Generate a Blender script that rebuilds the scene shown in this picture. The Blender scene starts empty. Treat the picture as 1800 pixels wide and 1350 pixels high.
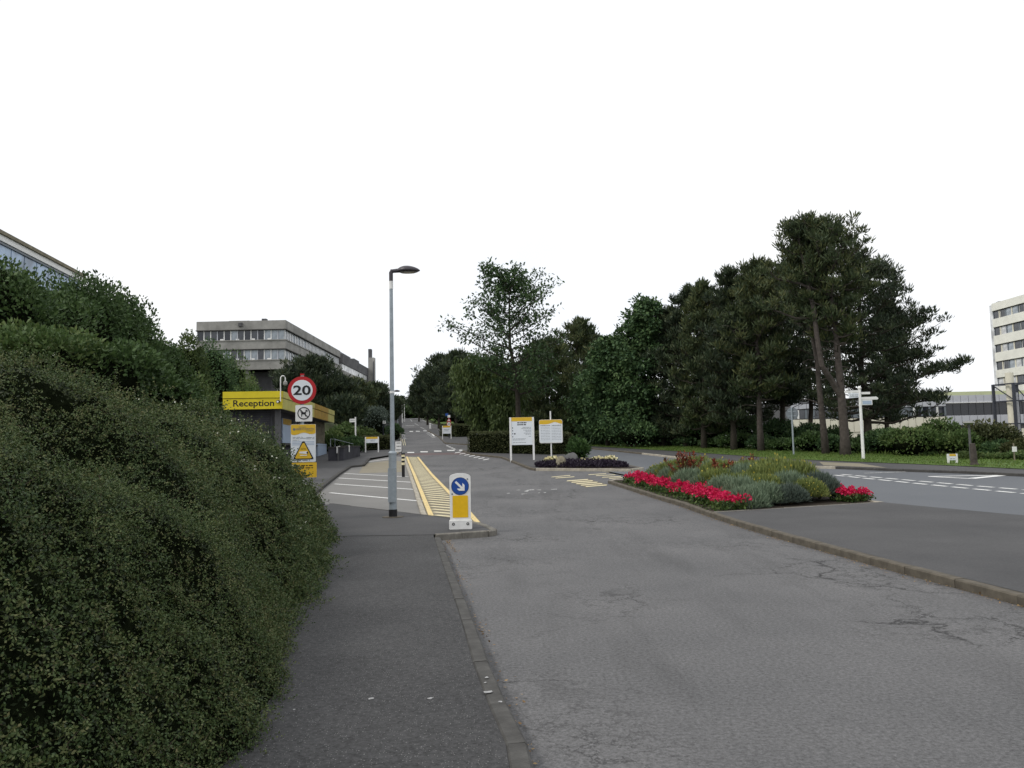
import bpy, bmesh, math, random
import numpy as np
from mathutils import Vector, Matrix, geometry

random.seed(7); rng = np.random.default_rng(7)
scene = bpy.context.scene
C = scene.collection
R_ = math.radians

# ------------------------------------------------------------------ camera
EYE = 1.6; PITCH = R_(4.7); ROLL = R_(1.2); FPX = 1400.0
Fv = np.array([0, math.cos(PITCH), math.sin(PITCH)])
Uv = np.array([0, -math.sin(PITCH), math.cos(PITCH)]); Rv = np.array([1., 0, 0])
U2 = Uv*math.cos(ROLL) + Rv*math.sin(ROLL); R2 = Rv*math.cos(ROLL) - Uv*math.sin(ROLL)
cam_d = bpy.data.cameras.new('camera'); cam = bpy.data.objects.new('camera', cam_d); C.objects.link(cam)
cam.matrix_world = Matrix(((R2[0], U2[0], -Fv[0], 0), (R2[1], U2[1], -Fv[1], 0), (R2[2], U2[2], -Fv[2], EYE), (0, 0, 0, 1)))
cam_d.sensor_width = 36; cam_d.lens = 36*FPX/1800; cam_d.clip_start = .05; cam_d.clip_end = 6000
scene.camera = cam

# ------------------------------------------------------------------ sky, sun, exposure
SUN_EL, SUN_AZ = R_(46), R_(245)          # soft sun behind thin cloud, from behind and to the left
w = bpy.data.worlds.new('World'); scene.world = w; w.use_nodes = True
nt = w.node_tree; nt.nodes.clear()
out = nt.nodes.new('ShaderNodeOutputWorld')
sky = nt.nodes.new('ShaderNodeTexSky'); sky.sky_type = 'NISHITA'; sky.sun_disc = False
sky.sun_elevation = SUN_EL; sky.sun_rotation = SUN_AZ; sky.dust_density = 3
b1 = nt.nodes.new('ShaderNodeBackground'); b1.inputs[1].default_value = .12
nt.links.new(sky.outputs[0], b1.inputs[0])
b2 = nt.nodes.new('ShaderNodeBackground'); b2.inputs[1].default_value = 1.14   # the cloud deck
tc = nt.nodes.new('ShaderNodeTexCoord'); no = nt.nodes.new('ShaderNodeTexNoise'); no.inputs['Scale'].default_value = 2.2; no.inputs['Detail'].default_value = 5
rp = nt.nodes.new('ShaderNodeValToRGB'); rp.color_ramp.elements[0].position = .3; rp.color_ramp.elements[0].color = (.90, .94, 1, 1)
rp.color_ramp.elements[1].position = .62; rp.color_ramp.elements[1].color = (1, 1, 1, 1)
nt.links.new(tc.outputs['Generated'], no.inputs['Vector']); nt.links.new(no.outputs[0], rp.inputs[0]); nt.links.new(rp.outputs[0], b2.inputs[0])
mx = nt.nodes.new('ShaderNodeMixShader'); mx.inputs[0].default_value = .94
nt.links.new(b1.outputs[0], mx.inputs[1]); nt.links.new(b2.outputs[0], mx.inputs[2]); nt.links.new(mx.outputs[0], out.inputs[0])
sd = bpy.data.lights.new('sun', 'SUN'); sd.energy = 1.5; sd.angle = R_(14); sd.color = (1, .96, .9)
sun = bpy.data.objects.new('sun', sd); C.objects.link(sun)
sdir = Vector((math.sin(SUN_AZ)*math.cos(SUN_EL), math.cos(SUN_AZ)*math.cos(SUN_EL), math.sin(SUN_EL)))
sun.rotation_euler = sdir.to_track_quat('Z', 'Y').to_euler(); sun.location = (-20, -30, 60)
vs = scene.view_settings; vs.view_transform = 'Standard'; vs.look = 'None'; vs.exposure = 0.0; vs.gamma = 1
scene.cycles.max_bounces = 5; scene.cycles.diffuse_bounces = 3; scene.cycles.transparent_max_bounces = 4

# ------------------------------------------------------------------ terrain
KY = [-50, 14, 20, 30, 45, 60, 90, 120, 160, 200, 215, 240, 3000]; KZ = [0, 0, .08, .42, 1.0, 1.62, 3.05, 4.7, 7.2, 9.9, 10.6, 10.6, 10.6]
STEP = 2.0
YB = np.arange(-60, 402, STEP)
ZB = np.mean([np.interp(YB+o, KY, KZ) for o in np.linspace(-5, 5, 21)], axis=0)
def T(y): return np.interp(y, YB, ZB)
def ray(px, py):
    d = Fv*FPX + R2*(px-900) + U2*(675-py); return d/d[1]
def AT(px, py, d):
    r = ray(px, py); return Vector((r[0]*d, d, EYE + r[2]*d))
_ys = np.arange(2, 262, .02)
_ty = T(_ys)
def G(px, py):                     # where the line of sight meets the paved ground
    r = ray(px, py); g = EYE + r[2]*_ys - _ty; k = int(np.argmax(g < 0))
    return Vector((r[0]*_ys[k], _ys[k], T(_ys[k])))
XLY = [-60, 0, 4.2, 5.8, 7, 9.1, 11.5, 14.6, 18, 20, 24, 30, 36, 60, 66, 75, 120, 200, 260, 3000]
XLX = [-1.0, -1.25, -1.5, -1.78, -1.94, -2.22, -2.6, -3.22, -4.2, -6, -8.6, -10.5, -17, -18, -13.5, -13.2, -21, -34, -42, -400]
def XL(y): return np.interp(y, XLY, XLX)
XRY = [-60, 24, 28, 32, 38, 46, 54, 64, 90, 118, 155, 205, 3000]; XRX = [60, 40, 30, 25, 20.5, 16.5, 12.5, 9, 2, -3, -12, -21, -300]
def XR(y): return np.interp(y, XRY, XRX)
def gz(x, y):
    x = np.asarray(x, float); y = np.asarray(y, float)
    t = T(y); s = np.maximum(XL(y) - x - .25, 0)
    wn = np.clip((24-y)/6, 0, 1)
    near = 2.2*(1-np.exp(-(s/1.3)**1.2)) + .18*np.maximum(s-2.5, 0)
    far = 8.0*(1-np.exp(-s/11.0))
    hill = wn*np.minimum(near, 9) + (1-wn)*far
    r = np.maximum(x - XR(y), 0)
    drop = np.minimum(.09*r, np.maximum(t+2.5, 0))
    inside = np.clip((x-XL(y)+.2)/.4, 0, 1)*np.clip((XR(y)-x)/1.0, 0, 1)
    return t + hill - drop - .06*inside
def gzf(x, y): return float(gz(x, y))

# ------------------------------------------------------------------ materials
def newmat(name):
    m = bpy.data.materials.new(name); m.use_nodes = True; n = m.node_tree
    return m, n, n.nodes['Principled BSDF']
def N(n, t, **kw):
    o = n.nodes.new('ShaderNode'+t)
    for k, v in kw.items():
        if k in o.inputs: o.inputs[k].default_value = v
        else: setattr(o, k, v)
    return o
def L(n, a, b): n.links.new(a, b)
def ramp(n, stops):
    r = N(n, 'ValToRGB'); e = r.color_ramp.elements
    while len(e) < len(stops): e.new(.5)
    for i, (p, c) in enumerate(stops): e[i].position = p; e[i].color = (*c, 1)
    return r
def coord(n, scale=None):
    t = N(n, 'TexCoord')
    return t.outputs['Object']
def plain(name, col, rough=.6, metal=0, var=.12, scale=3, spec=.3, bump=0, bscale=60):
    m, n, b = newmat(name)
    t = N(n, 'TexNoise', Scale=scale, Detail=6, Roughness=.65); L(n, coord(n), t.inputs['Vector'])
    r = ramp(n, [(.3, tuple(c*(1-var) for c in col)), (.7, tuple(min(1, c*(1+var)) for c in col))])
    L(n, t.outputs[0], r.inputs[0]); L(n, r.outputs[0], b.inputs['Base Color'])
    b.inputs['Roughness'].default_value = rough; b.inputs['Metallic'].default_value = metal; b.inputs['Specular IOR Level'].default_value = spec
    if bump:
        t2 = N(n, 'TexNoise', Scale=bscale, Detail=4); L(n, coord(n), t2.inputs['Vector'])
        bp = N(n, 'Bump', Strength=bump, Distance=.02); L(n, t2.outputs[0], bp.inputs['Height']); L(n, bp.outputs[0], b.inputs['Normal'])
    return m
def leafmat(name, cols, trans=.18, rough=.6, patch=.5, pscale=.8, spec=.25):
    m, n, b = newmat(name)
    g = N(n, 'NewGeometry'); t = N(n, 'TexNoise', Scale=pscale, Detail=3); L(n, coord(n), t.inputs['Vector'])
    at = N(n, 'Attribute', attribute_name='tint')
    m1 = N(n, 'Mix', data_type='FLOAT'); m1.inputs[0].default_value = .5; L(n, t.outputs[0], m1.inputs[2]); L(n, at.outputs['Fac'], m1.inputs[3])
    mm = N(n, 'Mix', data_type='FLOAT'); mm.inputs[0].default_value = patch+.1
    L(n, g.outputs['Random Per Island'], mm.inputs[2]); L(n, m1.outputs[0], mm.inputs[3])
    k = len(cols); r = ramp(n, [(.15 + .7*i/(k-1), c) for i, c in enumerate(cols)])
    L(n, mm.outputs[0], r.inputs[0]); L(n, r.outputs[0], b.inputs['Base Color'])
    b.inputs['Roughness'].default_value = rough; b.inputs['Specular IOR Level'].default_value = spec
    tr = N(n, 'BsdfTranslucent'); L(n, r.outputs[0], tr.inputs[0])
    ms = N(n, 'MixShader'); ms.inputs[0].default_value = trans
    L(n, b.outputs[0], ms.inputs[1]); L(n, tr.outputs[0], ms.inputs[2])
    L(n, ms.outputs[0], n.nodes['Material Output'].inputs[0])
    return m
def asphalt(name, dark, light, cracks=0., grain=.5, speck=0., patchscale=.35, crackscale=.45, stain=.0):
    m, n, b = newmat(name); co = coord(n)
    big = N(n, 'TexNoise', Scale=patchscale, Detail=7, Roughness=.6); L(n, co, big.inputs['Vector'])
    r = ramp(n, [(.32, dark), (.68, light)]); L(n, big.outputs[0], r.inputs[0])
    fine = N(n, 'TexNoise', Scale=34, Detail=6, Roughness=.85); L(n, co, fine.inputs['Vector'])
    fr = ramp(n, [(.3, (1-grain,)*3), (.7, (1+grain,)*3)]); L(n, fine.outputs[0], fr.inputs[0])
    fr.color_ramp.elements[1].color = (1+grain, 1+grain, 1+grain, 1)
    mu = N(n, 'Mix', data_type='RGBA', blend_type='MULTIPLY'); mu.inputs[0].default_value = 1
    L(n, r.outputs[0], mu.inputs[6]); L(n, fr.outputs[0], mu.inputs[7]); cur = mu.outputs[2]
    if speck:
        v = N(n, 'TexVoronoi', Scale=62); L(n, co, v.inputs['Vector'])
        lt = N(n, 'Math', operation='LESS_THAN'); lt.inputs[1].default_value = .17; L(n, v.outputs['Distance'], lt.inputs[0])
        sc = N(n, 'SeparateColor'); L(n, v.outputs['Color'], sc.inputs[0])
        gt = N(n, 'Math', operation='GREATER_THAN'); gt.inputs[1].default_value = .45; L(n, sc.outputs[0], gt.inputs[0])
        am = N(n, 'Math', operation='MULTIPLY'); L(n, lt.outputs[0], am.inputs[0]); L(n, gt.outputs[0], am.inputs[1])
        a2 = N(n, 'Math', operation='MULTIPLY'); a2.inputs[1].default_value = speck; L(n, am.outputs[0], a2.inputs[0])
        mx = N(n, 'Mix', data_type='RGBA'); L(n, a2.outputs[0], mx.inputs[0]); L(n, cur, mx.inputs[6]); mx.inputs[7].default_value = (.27, .27, .265, 1); cur = mx.outputs[2]
    if stain:
        mp = N(n, 'Mapping'); mp.inputs['Rotation'].default_value = (0, 0, -.12); mp.inputs['Scale'].default_value = (1.1, .16, 1); L(n, co, mp.inputs[0])
        st = N(n, 'TexNoise', Scale=.9, Detail=5, Roughness=.7); L(n, mp.outputs[0], st.inputs['Vector'])
        sr = ramp(n, [(.5, (1, 1, 1)), (.72, (1-stain,)*3)]); L(n, st.outputs[0], sr.inputs[0])
        mu = N(n, 'Mix', data_type='RGBA', blend_type='MULTIPLY'); mu.inputs[0].default_value = 1; L(n, cur, mu.inputs[6]); L(n, sr.outputs[0], mu.inputs[7]); cur = mu.outputs[2]
    if cracks:
        ds = N(n, 'TexNoise', Scale=1.3, Detail=6, Roughness=.7); L(n, co, ds.inputs['Vector'])
        va = N(n, 'VectorMath', operation='MULTIPLY_ADD'); L(n, ds.outputs['Color'], va.inputs[0]); va.inputs[1].default_value = (1.3, 1.3, 0); L(n, co, va.inputs[2])
        v = N(n, 'TexVoronoi', feature='DISTANCE_TO_EDGE', Scale=crackscale); L(n, va.outputs[0], v.inputs['Vector'])
        cr = ramp(n, [(.0, (1, 1, 1)), (.009, (0, 0, 0))]); L(n, v.outputs['Distance'], cr.inputs[0])
        mk = N(n, 'TexNoise', Scale=.33, Detail=4); L(n, co, mk.inputs['Vector'])
        mr = ramp(n, [(.47, (0, 0, 0)), (.6, (1, 1, 1))]); L(n, mk.outputs[0], mr.inputs[0])
        am = N(n, 'Math', operation='MULTIPLY'); L(n, cr.outputs[0], am.inputs[0]); L(n, mr.outputs[0], am.inputs[1])
        v2 = N(n, 'TexVoronoi', feature='DISTANCE_TO_EDGE', Scale=crackscale*8); L(n, va.outputs[0], v2.inputs['Vector'])
        cr2 = ramp(n, [(.0, (.75, .75, .75)), (.05, (0, 0, 0))]); L(n, v2.outputs['Distance'], cr2.inputs[0])
        mr2 = ramp(n, [(.5, (0, 0, 0)), (.64, (1, 1, 1))]); L(n, mk.outputs[0], mr2.inputs[0])
        am2 = N(n, 'Math', operation='MULTIPLY'); L(n, cr2.outputs[0], am2.inputs[0]); L(n, mr2.outputs[0], am2.inputs[1])
        ad = N(n, 'Math', operation='MAXIMUM'); L(n, am.outputs[0], ad.inputs[0]); L(n, am2.outputs[0], ad.inputs[1])
        a2 = N(n, 'Math', operation='MULTIPLY'); a2.inputs[1].default_value = cracks; L(n, ad.outputs[0], a2.inputs[0])
        mx = N(n, 'Mix', data_type='RGBA'); L(n, a2.outputs[0], mx.inputs[0]); L(n, cur, mx.inputs[6]); mx.inputs[7].default_value = (.012, .012, .012, 1); cur = mx.outputs[2]
    L(n, cur, b.inputs['Base Color']); b.inputs['Roughness'].default_value = .85; b.inputs['Specular IOR Level'].default_value = .2
    bp = N(n, 'Bump', Strength=.5, Distance=.006); L(n, fine.outputs[0], bp.inputs['Height']); L(n, bp.outputs[0], b.inputs['Normal'])
    return m
def paint(name, col, wear=.5, under=(.09, .09, .09)):
    m, n, b = newmat(name); co = coord(n)
    t = N(n, 'TexNoise', Scale=14, Detail=8, Roughness=.8); L(n, co, t.inputs['Vector'])
    r = ramp(n, [(wear-.12, under), (wear+.05, col)]); L(n, t.outputs[0], r.inputs[0]); L(n, r.outputs[0], b.inputs['Base Color'])
    b.inputs['Roughness'].default_value = .7; b.inputs['Specular IOR Level'].default_value = .2
    return m
M = {}
M['road'] = asphalt('road_asphalt', (.103, .103, .105), (.143, .141, .142), cracks=1, grain=.65, stain=.24, speck=.5)
M['road2'] = asphalt('smooth_road_asphalt', (.116, .124, .136), (.136, .144, .155), grain=.15, patchscale=.2)
M['pave'] = asphalt('pavement_asphalt', (.046, .046, .047), (.066, .066, .067), grain=.7, speck=1, patchscale=.6)
M['pave2'] = asphalt('island_asphalt', (.062, .062, .064), (.088, .087, .088), grain=.3, patchscale=.4)
M['layby'] = asphalt('layby_asphalt', (.172, .168, .160), (.205, .20, .19), grain=.15)
M['buff'] = asphalt('buff_surface', (.17, .145, .10), (.21, .185, .135), grain=.2)
M['buffpatch'] = asphalt('buff_patch', (.22, .195, .135), (.245, .225, .18), grain=.2, patchscale=1.5)
M['redband'] = asphalt('red_surface', (.11, .085, .085), (.135, .10, .098), grain=.2)
M['white'] = paint('white_road_paint', (.74, .74, .72), .42)
M['fadewhite'] = paint('faded_white_paint', (.6, .6, .59), .52)
M['yellow'] = paint('yellow_road_paint', (.72, .56, .26), .45, (.16, .13, .07))
M['cream'] = paint('cream_road_paint', (.76, .68, .44), .42, (.16, .13, .07))
M['kerb'] = plain('kerb_concrete', (.105, .092, .072), .9, var=.35, scale=5, bump=.4)
M['kerbgrey'] = plain('grey_kerb_concrete', (.072, .070, .066), .9, var=.35, scale=5, bump=.4)
M['kerbmid'] = plain('mid_kerb_concrete', (.17, .16, .14), .9, var=.35, scale=5, bump=.4)
M['kerbpale'] = plain('pale_kerb_concrete', (.36, .33, .27), .9, var=.3, scale=5, bump=.4)
M['kerbdark'] = plain('dark_kerb_concrete', (.06, .058, .055), .9, var=.35, scale=5, bump=.4)
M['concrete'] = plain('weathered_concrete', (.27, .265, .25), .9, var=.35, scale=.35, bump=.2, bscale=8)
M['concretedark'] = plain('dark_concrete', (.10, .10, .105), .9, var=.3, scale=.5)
M['whitepaint'] = plain('white_paint', (.74, .74, .725), .45, var=.10, scale=7)
M['whiteplate'] = plain('white_sign_face', (.70, .74, .78), .4, var=.04)
M['yellowplate'] = plain('yellow_sign_face', (.66, .42, .03), .45, var=.06)
M['yellowrefl'] = plain('yellow_reflector', (.74, .45, .01), .35, var=.08, scale=10)
M['fascia'] = plain('yellow_fascia', (.64, .52, .02), .5, var=.10, scale=1.5)
M['fasciapale'] = plain('pale_yellow_fascia', (.45, .42, .12), .5, var=.12, scale=1.5)  # side panels in a paler, duller yellow than the front
M['fasciaamber'] = plain('amber_fascia', (.33, .20, .015), .5, var=.35, scale=2)
M['red'] = plain('sign_red', (.42, .012, .018), .4, var=.08)
M['black'] = plain('sign_black', (.012, .012, .014), .5, var=.1)
M['blue'] = plain('sign_blue', (.012, .065, .30), .35, var=.06)
M['galv'] = plain('galvanised_steel', (.30, .34, .37), .45, metal=.35, var=.15, scale=8)
M['lamphead'] = plain('lamp_head_grey', (.055, .05, .058), .35, var=.1)
M['lens'] = plain('lamp_lens', (.25, .25, .23), .25, var=.1)
M['greyback'] = plain('sign_back_grey', (.16, .18, .20), .5, metal=.2)
M['brickdark'] = plain('dark_brick', (.05, .05, .06), .85, var=.3, scale=2)
M['paleblue'] = plain('pale_blue_panel', (.36, .44, .56), .5, var=.05)
M['panelgrey'] = plain('grey_cladding', (.47, .48, .52), .6, var=.08, scale=.5)
M['panelcream'] = plain('cream_cladding', (.66, .63, .52), .6, var=.08, scale=.5)
M['towercream'] = plain('tower_cream_panel', (.74, .735, .67), .7, var=.1, scale=.6)
M['greenroof'] = plain('pale_green_roof', (.52, .56, .34), .7, var=.12, scale=.4)
M['steeldark'] = plain('dark_steel', (.05, .055, .07), .5, metal=.3)
M['soil'] = plain('soil', (.035, .026, .018), .95, var=.5, scale=9, bump=.8, bscale=25)
M['bark'] = plain('pine_bark', (.066, .056, .049), .95, var=.4, scale=5, bump=.8, bscale=14)
M['barkdark'] = plain('dark_bark', (.045, .038, .03), .95, var=.4, scale=6, bump=.6, bscale=14)
M['twig'] = plain('twig', (.06, .045, .03), .9, var=.3, scale=8)
M['stone'] = plain('boulder_stone', (.20, .18, .13), .9, var=.4, scale=4, bump=.6, bscale=12)
M['stonedark'] = plain('dark_boulder_stone', (.10, .10, .10), .9, var=.3, scale=4, bump=.6, bscale=12)
M['lightshell'] = plain('shell_white', (.34, .34, .34), .8, var=.5, scale=60)
def glassmat(name, col, rough=.08):
    m, n, b = newmat(name); b.inputs['Base Color'].default_value = (*col, 1); b.inputs['Roughness'].default_value = rough; b.inputs['Specular IOR Level'].default_value = .6
    t = N(n, 'TexNoise', Scale=.6, Detail=2); L(n, coord(n), t.inputs['Vector'])
    r = ramp(n, [(.35, tuple(c*.6 for c in col)), (.65, tuple(min(1, c*1.4) for c in col))]); L(n, t.outputs[0], r.inputs[0]); L(n, r.outputs[0], b.inputs['Base Color'])
    return m
M['glass'] = glassmat('window_glass', (.05, .055, .065)); M['glassdark'] = glassmat('dark_window_glass', (.012, .015, .022)); M['glassbright'] = glassmat('bright_reflection_glass', (.55, .56, .57), .3)  # the bright one puts white sky reflections into the pane colour
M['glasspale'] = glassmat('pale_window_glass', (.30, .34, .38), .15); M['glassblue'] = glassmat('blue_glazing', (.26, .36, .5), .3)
M['grass'] = plain('grass_ground', (.075, .125, .024), .95, var=.45, scale=1.2, bump=.8, bscale=30)
M['ground'] = plain('rough_ground', (.045, .055, .02), .95, var=.5, scale=.4, bump=.6, bscale=12)
M['blade'] = leafmat('grass_blade', [(0.047, 0.081, 0.016), (0.095, 0.162, 0.027), (0.176, 0.203, 0.068)], .25, patch=.4, pscale=.5)
M['coton'] = leafmat('cotoneaster_leaf', [(0.023, 0.041, 0.017), (0.048, 0.081, 0.026), (0.094, 0.123, 0.041), (0.152, 0.140, 0.064)], .12, patch=.58, pscale=1.1)
M['cotonbase'] = plain('hedge_interior', (.006, .008, .004), 1, var=.6, scale=12, spec=0, bump=1, bscale=30)  # near-black base colour stands in for the shade between leaves
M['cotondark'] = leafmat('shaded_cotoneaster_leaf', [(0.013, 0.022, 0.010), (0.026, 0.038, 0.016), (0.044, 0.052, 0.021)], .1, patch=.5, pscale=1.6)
M['flower'] = plain('white_petal', (.65, .66, .55), .7)
M['ever'] = leafmat('evergreen_leaf', [(0.031, 0.055, 0.022), (0.053, 0.097, 0.029), (0.092, 0.143, 0.044)], .12, patch=.5, pscale=.6)
M['everlight'] = leafmat('light_shrub_leaf', [(0.044, 0.078, 0.024), (0.078, 0.129, 0.038), (0.147, 0.182, 0.061)], .2, patch=.5, pscale=.6)
M['pine'] = leafmat('pine_needle', [(0.024, 0.040, 0.022), (0.056, 0.079, 0.033), (0.120, 0.125, 0.045)], .10, patch=.55, pscale=.35)
M['pinedark'] = leafmat('dark_pine_needle', [(0.021, 0.031, 0.022), (0.039, 0.059, 0.031), (0.079, 0.092, 0.040)], .10, patch=.5, pscale=.35)
M['broad'] = leafmat('broad_leaf', [(0.029, 0.062, 0.028), (0.062, 0.115, 0.045), (0.118, 0.184, 0.064)], .2, patch=.45, pscale=.4)
M['sorbus'] = leafmat('rowan_leaf', [(0.026, 0.051, 0.024), (0.048, 0.090, 0.033), (0.081, 0.128, 0.044)], .22, patch=.4, pscale=.4)
M['willow'] = leafmat('willow_leaf', [(0.035, 0.059, 0.020), (0.067, 0.101, 0.030), (0.111, 0.149, 0.045)], .22, patch=.4, pscale=.4)
M['hedge'] = leafmat('clipped_hedge_leaf', [(0.026, 0.035, 0.013), (0.052, 0.064, 0.022), (0.098, 0.096, 0.039)], .12, patch=.5, pscale=1.5)
M['laurel'] = leafmat('laurel_leaf', [(0.019, 0.046, 0.016), (0.046, 0.091, 0.026), (0.091, 0.156, 0.052)], .15, rough=.4, patch=.3)
M['santolina'] = leafmat('silver_leaf', [(0.089, 0.130, 0.083), (0.155, 0.213, 0.138), (0.265, 0.331, 0.221)], .15, patch=.3, pscale=2)
M['lavender'] = leafmat('grey_lavender_leaf', [(0.043, 0.063, 0.055), (0.081, 0.108, 0.085), (0.136, 0.171, 0.136)], .15, patch=.3, pscale=2)
M['limeshrub'] = leafmat('lime_leaf', [(0.084, 0.120, 0.034), (0.168, 0.210, 0.066), (0.288, 0.312, 0.096)], .2, patch=.35, pscale=3)
M['yellowbloom'] = leafmat('yellow_bloom', [(.22, .19, .03), (.36, .30, .04), (.46, .40, .08)], .15)
M['photinia'] = leafmat('photinia_leaf', [(.05, .05, .02), (.16, .04, .02), (.32, .075, .04)], .2, patch=.25)
M['bedgreen'] = leafmat('bedding_leaf', [(.025, .05, .012), (.05, .09, .02), (.10, .14, .035)], .2, patch=.2)
M['bloom'] = leafmat('red_bloom', [(.40, .004, .035), (.58, .007, .075), (.72, .03, .13)], .2, patch=.1)
M['purple'] = leafmat('dark_purple_leaf', [(0.010, 0.008, 0.014), (0.022, 0.015, 0.029), (0.043, 0.030, 0.047)], .1)
M['palebloom'] = leafmat('pale_yellow_bloom', [(.6, .52, .25), (.78, .72, .45), (.82, .78, .6)], .2)
M['dryleaf'] = leafmat('dry_leaf', [(.12, .07, .03), (.25, .15, .06), (.36, .25, .12)], .1, patch=.1)
M['redshrub'] = leafmat('reddish_shrub_leaf', [(.04, .035, .018), (.085, .045, .03), (.12, .07, .045)], .15)
M['stalk'] = plain('dry_stalk', (.20, .17, .10), .9)

# ------------------------------------------------------------------ builders
class MB:
    def __init__(s): s.v = []; s.f = []
    def add(s, vs, fs):
        k = len(s.v); s.v += [tuple(v) for v in vs]; s.f += [tuple(i+k for i in f) for f in fs]; return s
    def box(s, x0, x1, y0, y1, z0, z1, bev=0):
        return s.add([(x0, y0, z0), (x1, y0, z0), (x1, y1, z0), (x0, y1, z0), (x0, y0, z1), (x1, y0, z1), (x1, y1, z1), (x0, y1, z1)],
                     [(0, 3, 2, 1), (4, 5, 6, 7), (0, 1, 5, 4), (1, 2, 6, 5), (2, 3, 7, 6), (3, 0, 4, 7)])
    def quad(s, a, b, c, d): return s.add([a, b, c, d], [(0, 1, 2, 3)])
    def tube(s, pts, rad, n=6, cap=True):
        pts = [Vector(p) for p in pts]
        if not hasattr(rad, '__len__'): rad = [rad]*len(pts)
        k = len(s.v); m = len(pts)
        for i, p in enumerate(pts):
            t = (pts[min(i+1, m-1)]-pts[max(i-1, 0)])
            t = t.normalized() if t.length > 1e-9 else Vector((0, 0, 1))
            a = t.orthogonal().normalized() if abs(t.z) < .9 else (Vector((1, 0, 0)) - t*t.x).normalized()
            b = t.cross(a)
            for j in range(n):
                q = p + (a*math.cos(2*math.pi*j/n) + b*math.sin(2*math.pi*j/n))*rad[i]; s.v.append(tuple(q))
        for i in range(m-1):
            for j in range(n): s.f.append((k+i*n+j, k+i*n+(j+1) % n, k+(i+1)*n+(j+1) % n, k+(i+1)*n+j))
        if cap: s.f.append(tuple(k+j for j in range(n))[::-1]); s.f.append(tuple(k+(m-1)*n+j for j in range(n)))
        return s
    def prism(s, poly, y0, y1):          # outline in x,z extruded along y (front at y0)
        n = len(poly); k = len(s.v)
        s.v += [(x, y0, z) for x, z in poly] + [(x, y1, z) for x, z in poly]
        s.f.append(tuple(k+i for i in range(n))); s.f.append(tuple(k+n+i for i in range(n))[::-1])
        for i in range(n): s.f.append((k+i, k+n+i, k+n+(i+1) % n, k+(i+1) % n))
        return s
    def build(s, name, mat, parent=None, loc=None, rz=None, smooth=False):
        me = bpy.data.meshes.new(name); me.from_pydata(s.v, [], s.f); me.update()
        if smooth: me.shade_smooth()
        return link(name, me, mat, parent, loc, rz)
def link(name, me, mat, parent=None, loc=None, rz=None):
    if mat is not None and not me.materials: me.materials.append(M[mat] if isinstance(mat, str) else mat)
    o = bpy.data.objects.new(name, me); C.objects.link(o)
    if parent is not None: o.parent = parent
    if loc is not None: o.location = loc
    if rz is not None: o.rotation_euler = (0, 0, rz)
    return o
def tag(o, label=None, cat=None, group=None, kind=None):
    for k, v in (('label', label), ('category', cat), ('group', group), ('kind', kind)):
        if v: o[k] = v
    return o
def thing(name, label, cat, loc=(0, 0, 0), rz=0, group=None):
    o = bpy.data.objects.new(name, None); C.objects.link(o); o.location = loc; o.rotation_euler = (0, 0, rz); o.empty_display_size = .2
    return tag(o, label, cat, group)
def copy_tree(o, parent=None):
    c = o.copy(); C.objects.link(c)
    if parent is not None: c.parent = parent
    for ch in o.children: copy_tree(ch, c)
    return c
def disc(r, n=32, cx=0, cz=0): return [(cx+r*math.cos(2*math.pi*i/n), cz+r*math.sin(2*math.pi*i/n)) for i in range(n)]
def rrect(x0, x1, z0, z1, r, n=6):
    p = []
    for cx, cz, a in ((x1-r, z0+r, -90), (x1-r, z1-r, 0), (x0+r, z1-r, 90), (x0+r, z0+r, 180)):
        for i in range(n+1): t = R_(a+90*i/n); p.append((cx+r*math.cos(t), cz+r*math.sin(t)))
    return p
def lettering(txt, x, z, y, wid, hei, mat, parent, name='lettering', bold=.0):
    cu = bpy.data.curves.new('text', 'FONT'); cu.body = txt; cu.align_x = 'CENTER'; cu.align_y = 'CENTER'; cu.offset = bold; cu.extrude = .01; cu.resolution_u = 3
    to = bpy.data.objects.new('text', cu); C.objects.link(to)
    bpy.context.view_layer.update()
    me = bpy.data.meshes.new_from_object(to); bpy.data.objects.remove(to)
    co = np.empty(len(me.vertices)*3); me.vertices.foreach_get('co', co); co = co.reshape(-1, 3)
    mn, mx = co.min(0), co.max(0); sx = wid/(mx[0]-mn[0]); sz = hei/(mx[1]-mn[1])
    nv = np.stack([(co[:, 0]-(mn[0]+mx[0])/2)*sx + x, y - co[:, 2]*.15, (co[:, 1]-(mn[1]+mx[1])/2)*sz + z], 1)
    me.vertices.foreach_set('co', nv.ravel()); me.update(); me.name = name
    return link(name, me, mat, parent)
def textlines(rows, y, mat, parent, seed=1):        # print too small to read: broken strokes
    r = random.Random(seed); mb = MB()
    for (x0, x1, z, h) in rows:
        x = x0
        while x < x1-.01:
            l = min(r.uniform(.04, .13), x1-x); mb.box(x, x+l, y-.003, y, z-h/2, z+h/2); x += l + r.uniform(.015, .03)
    return mb.build('small_print', mat, parent)

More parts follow.
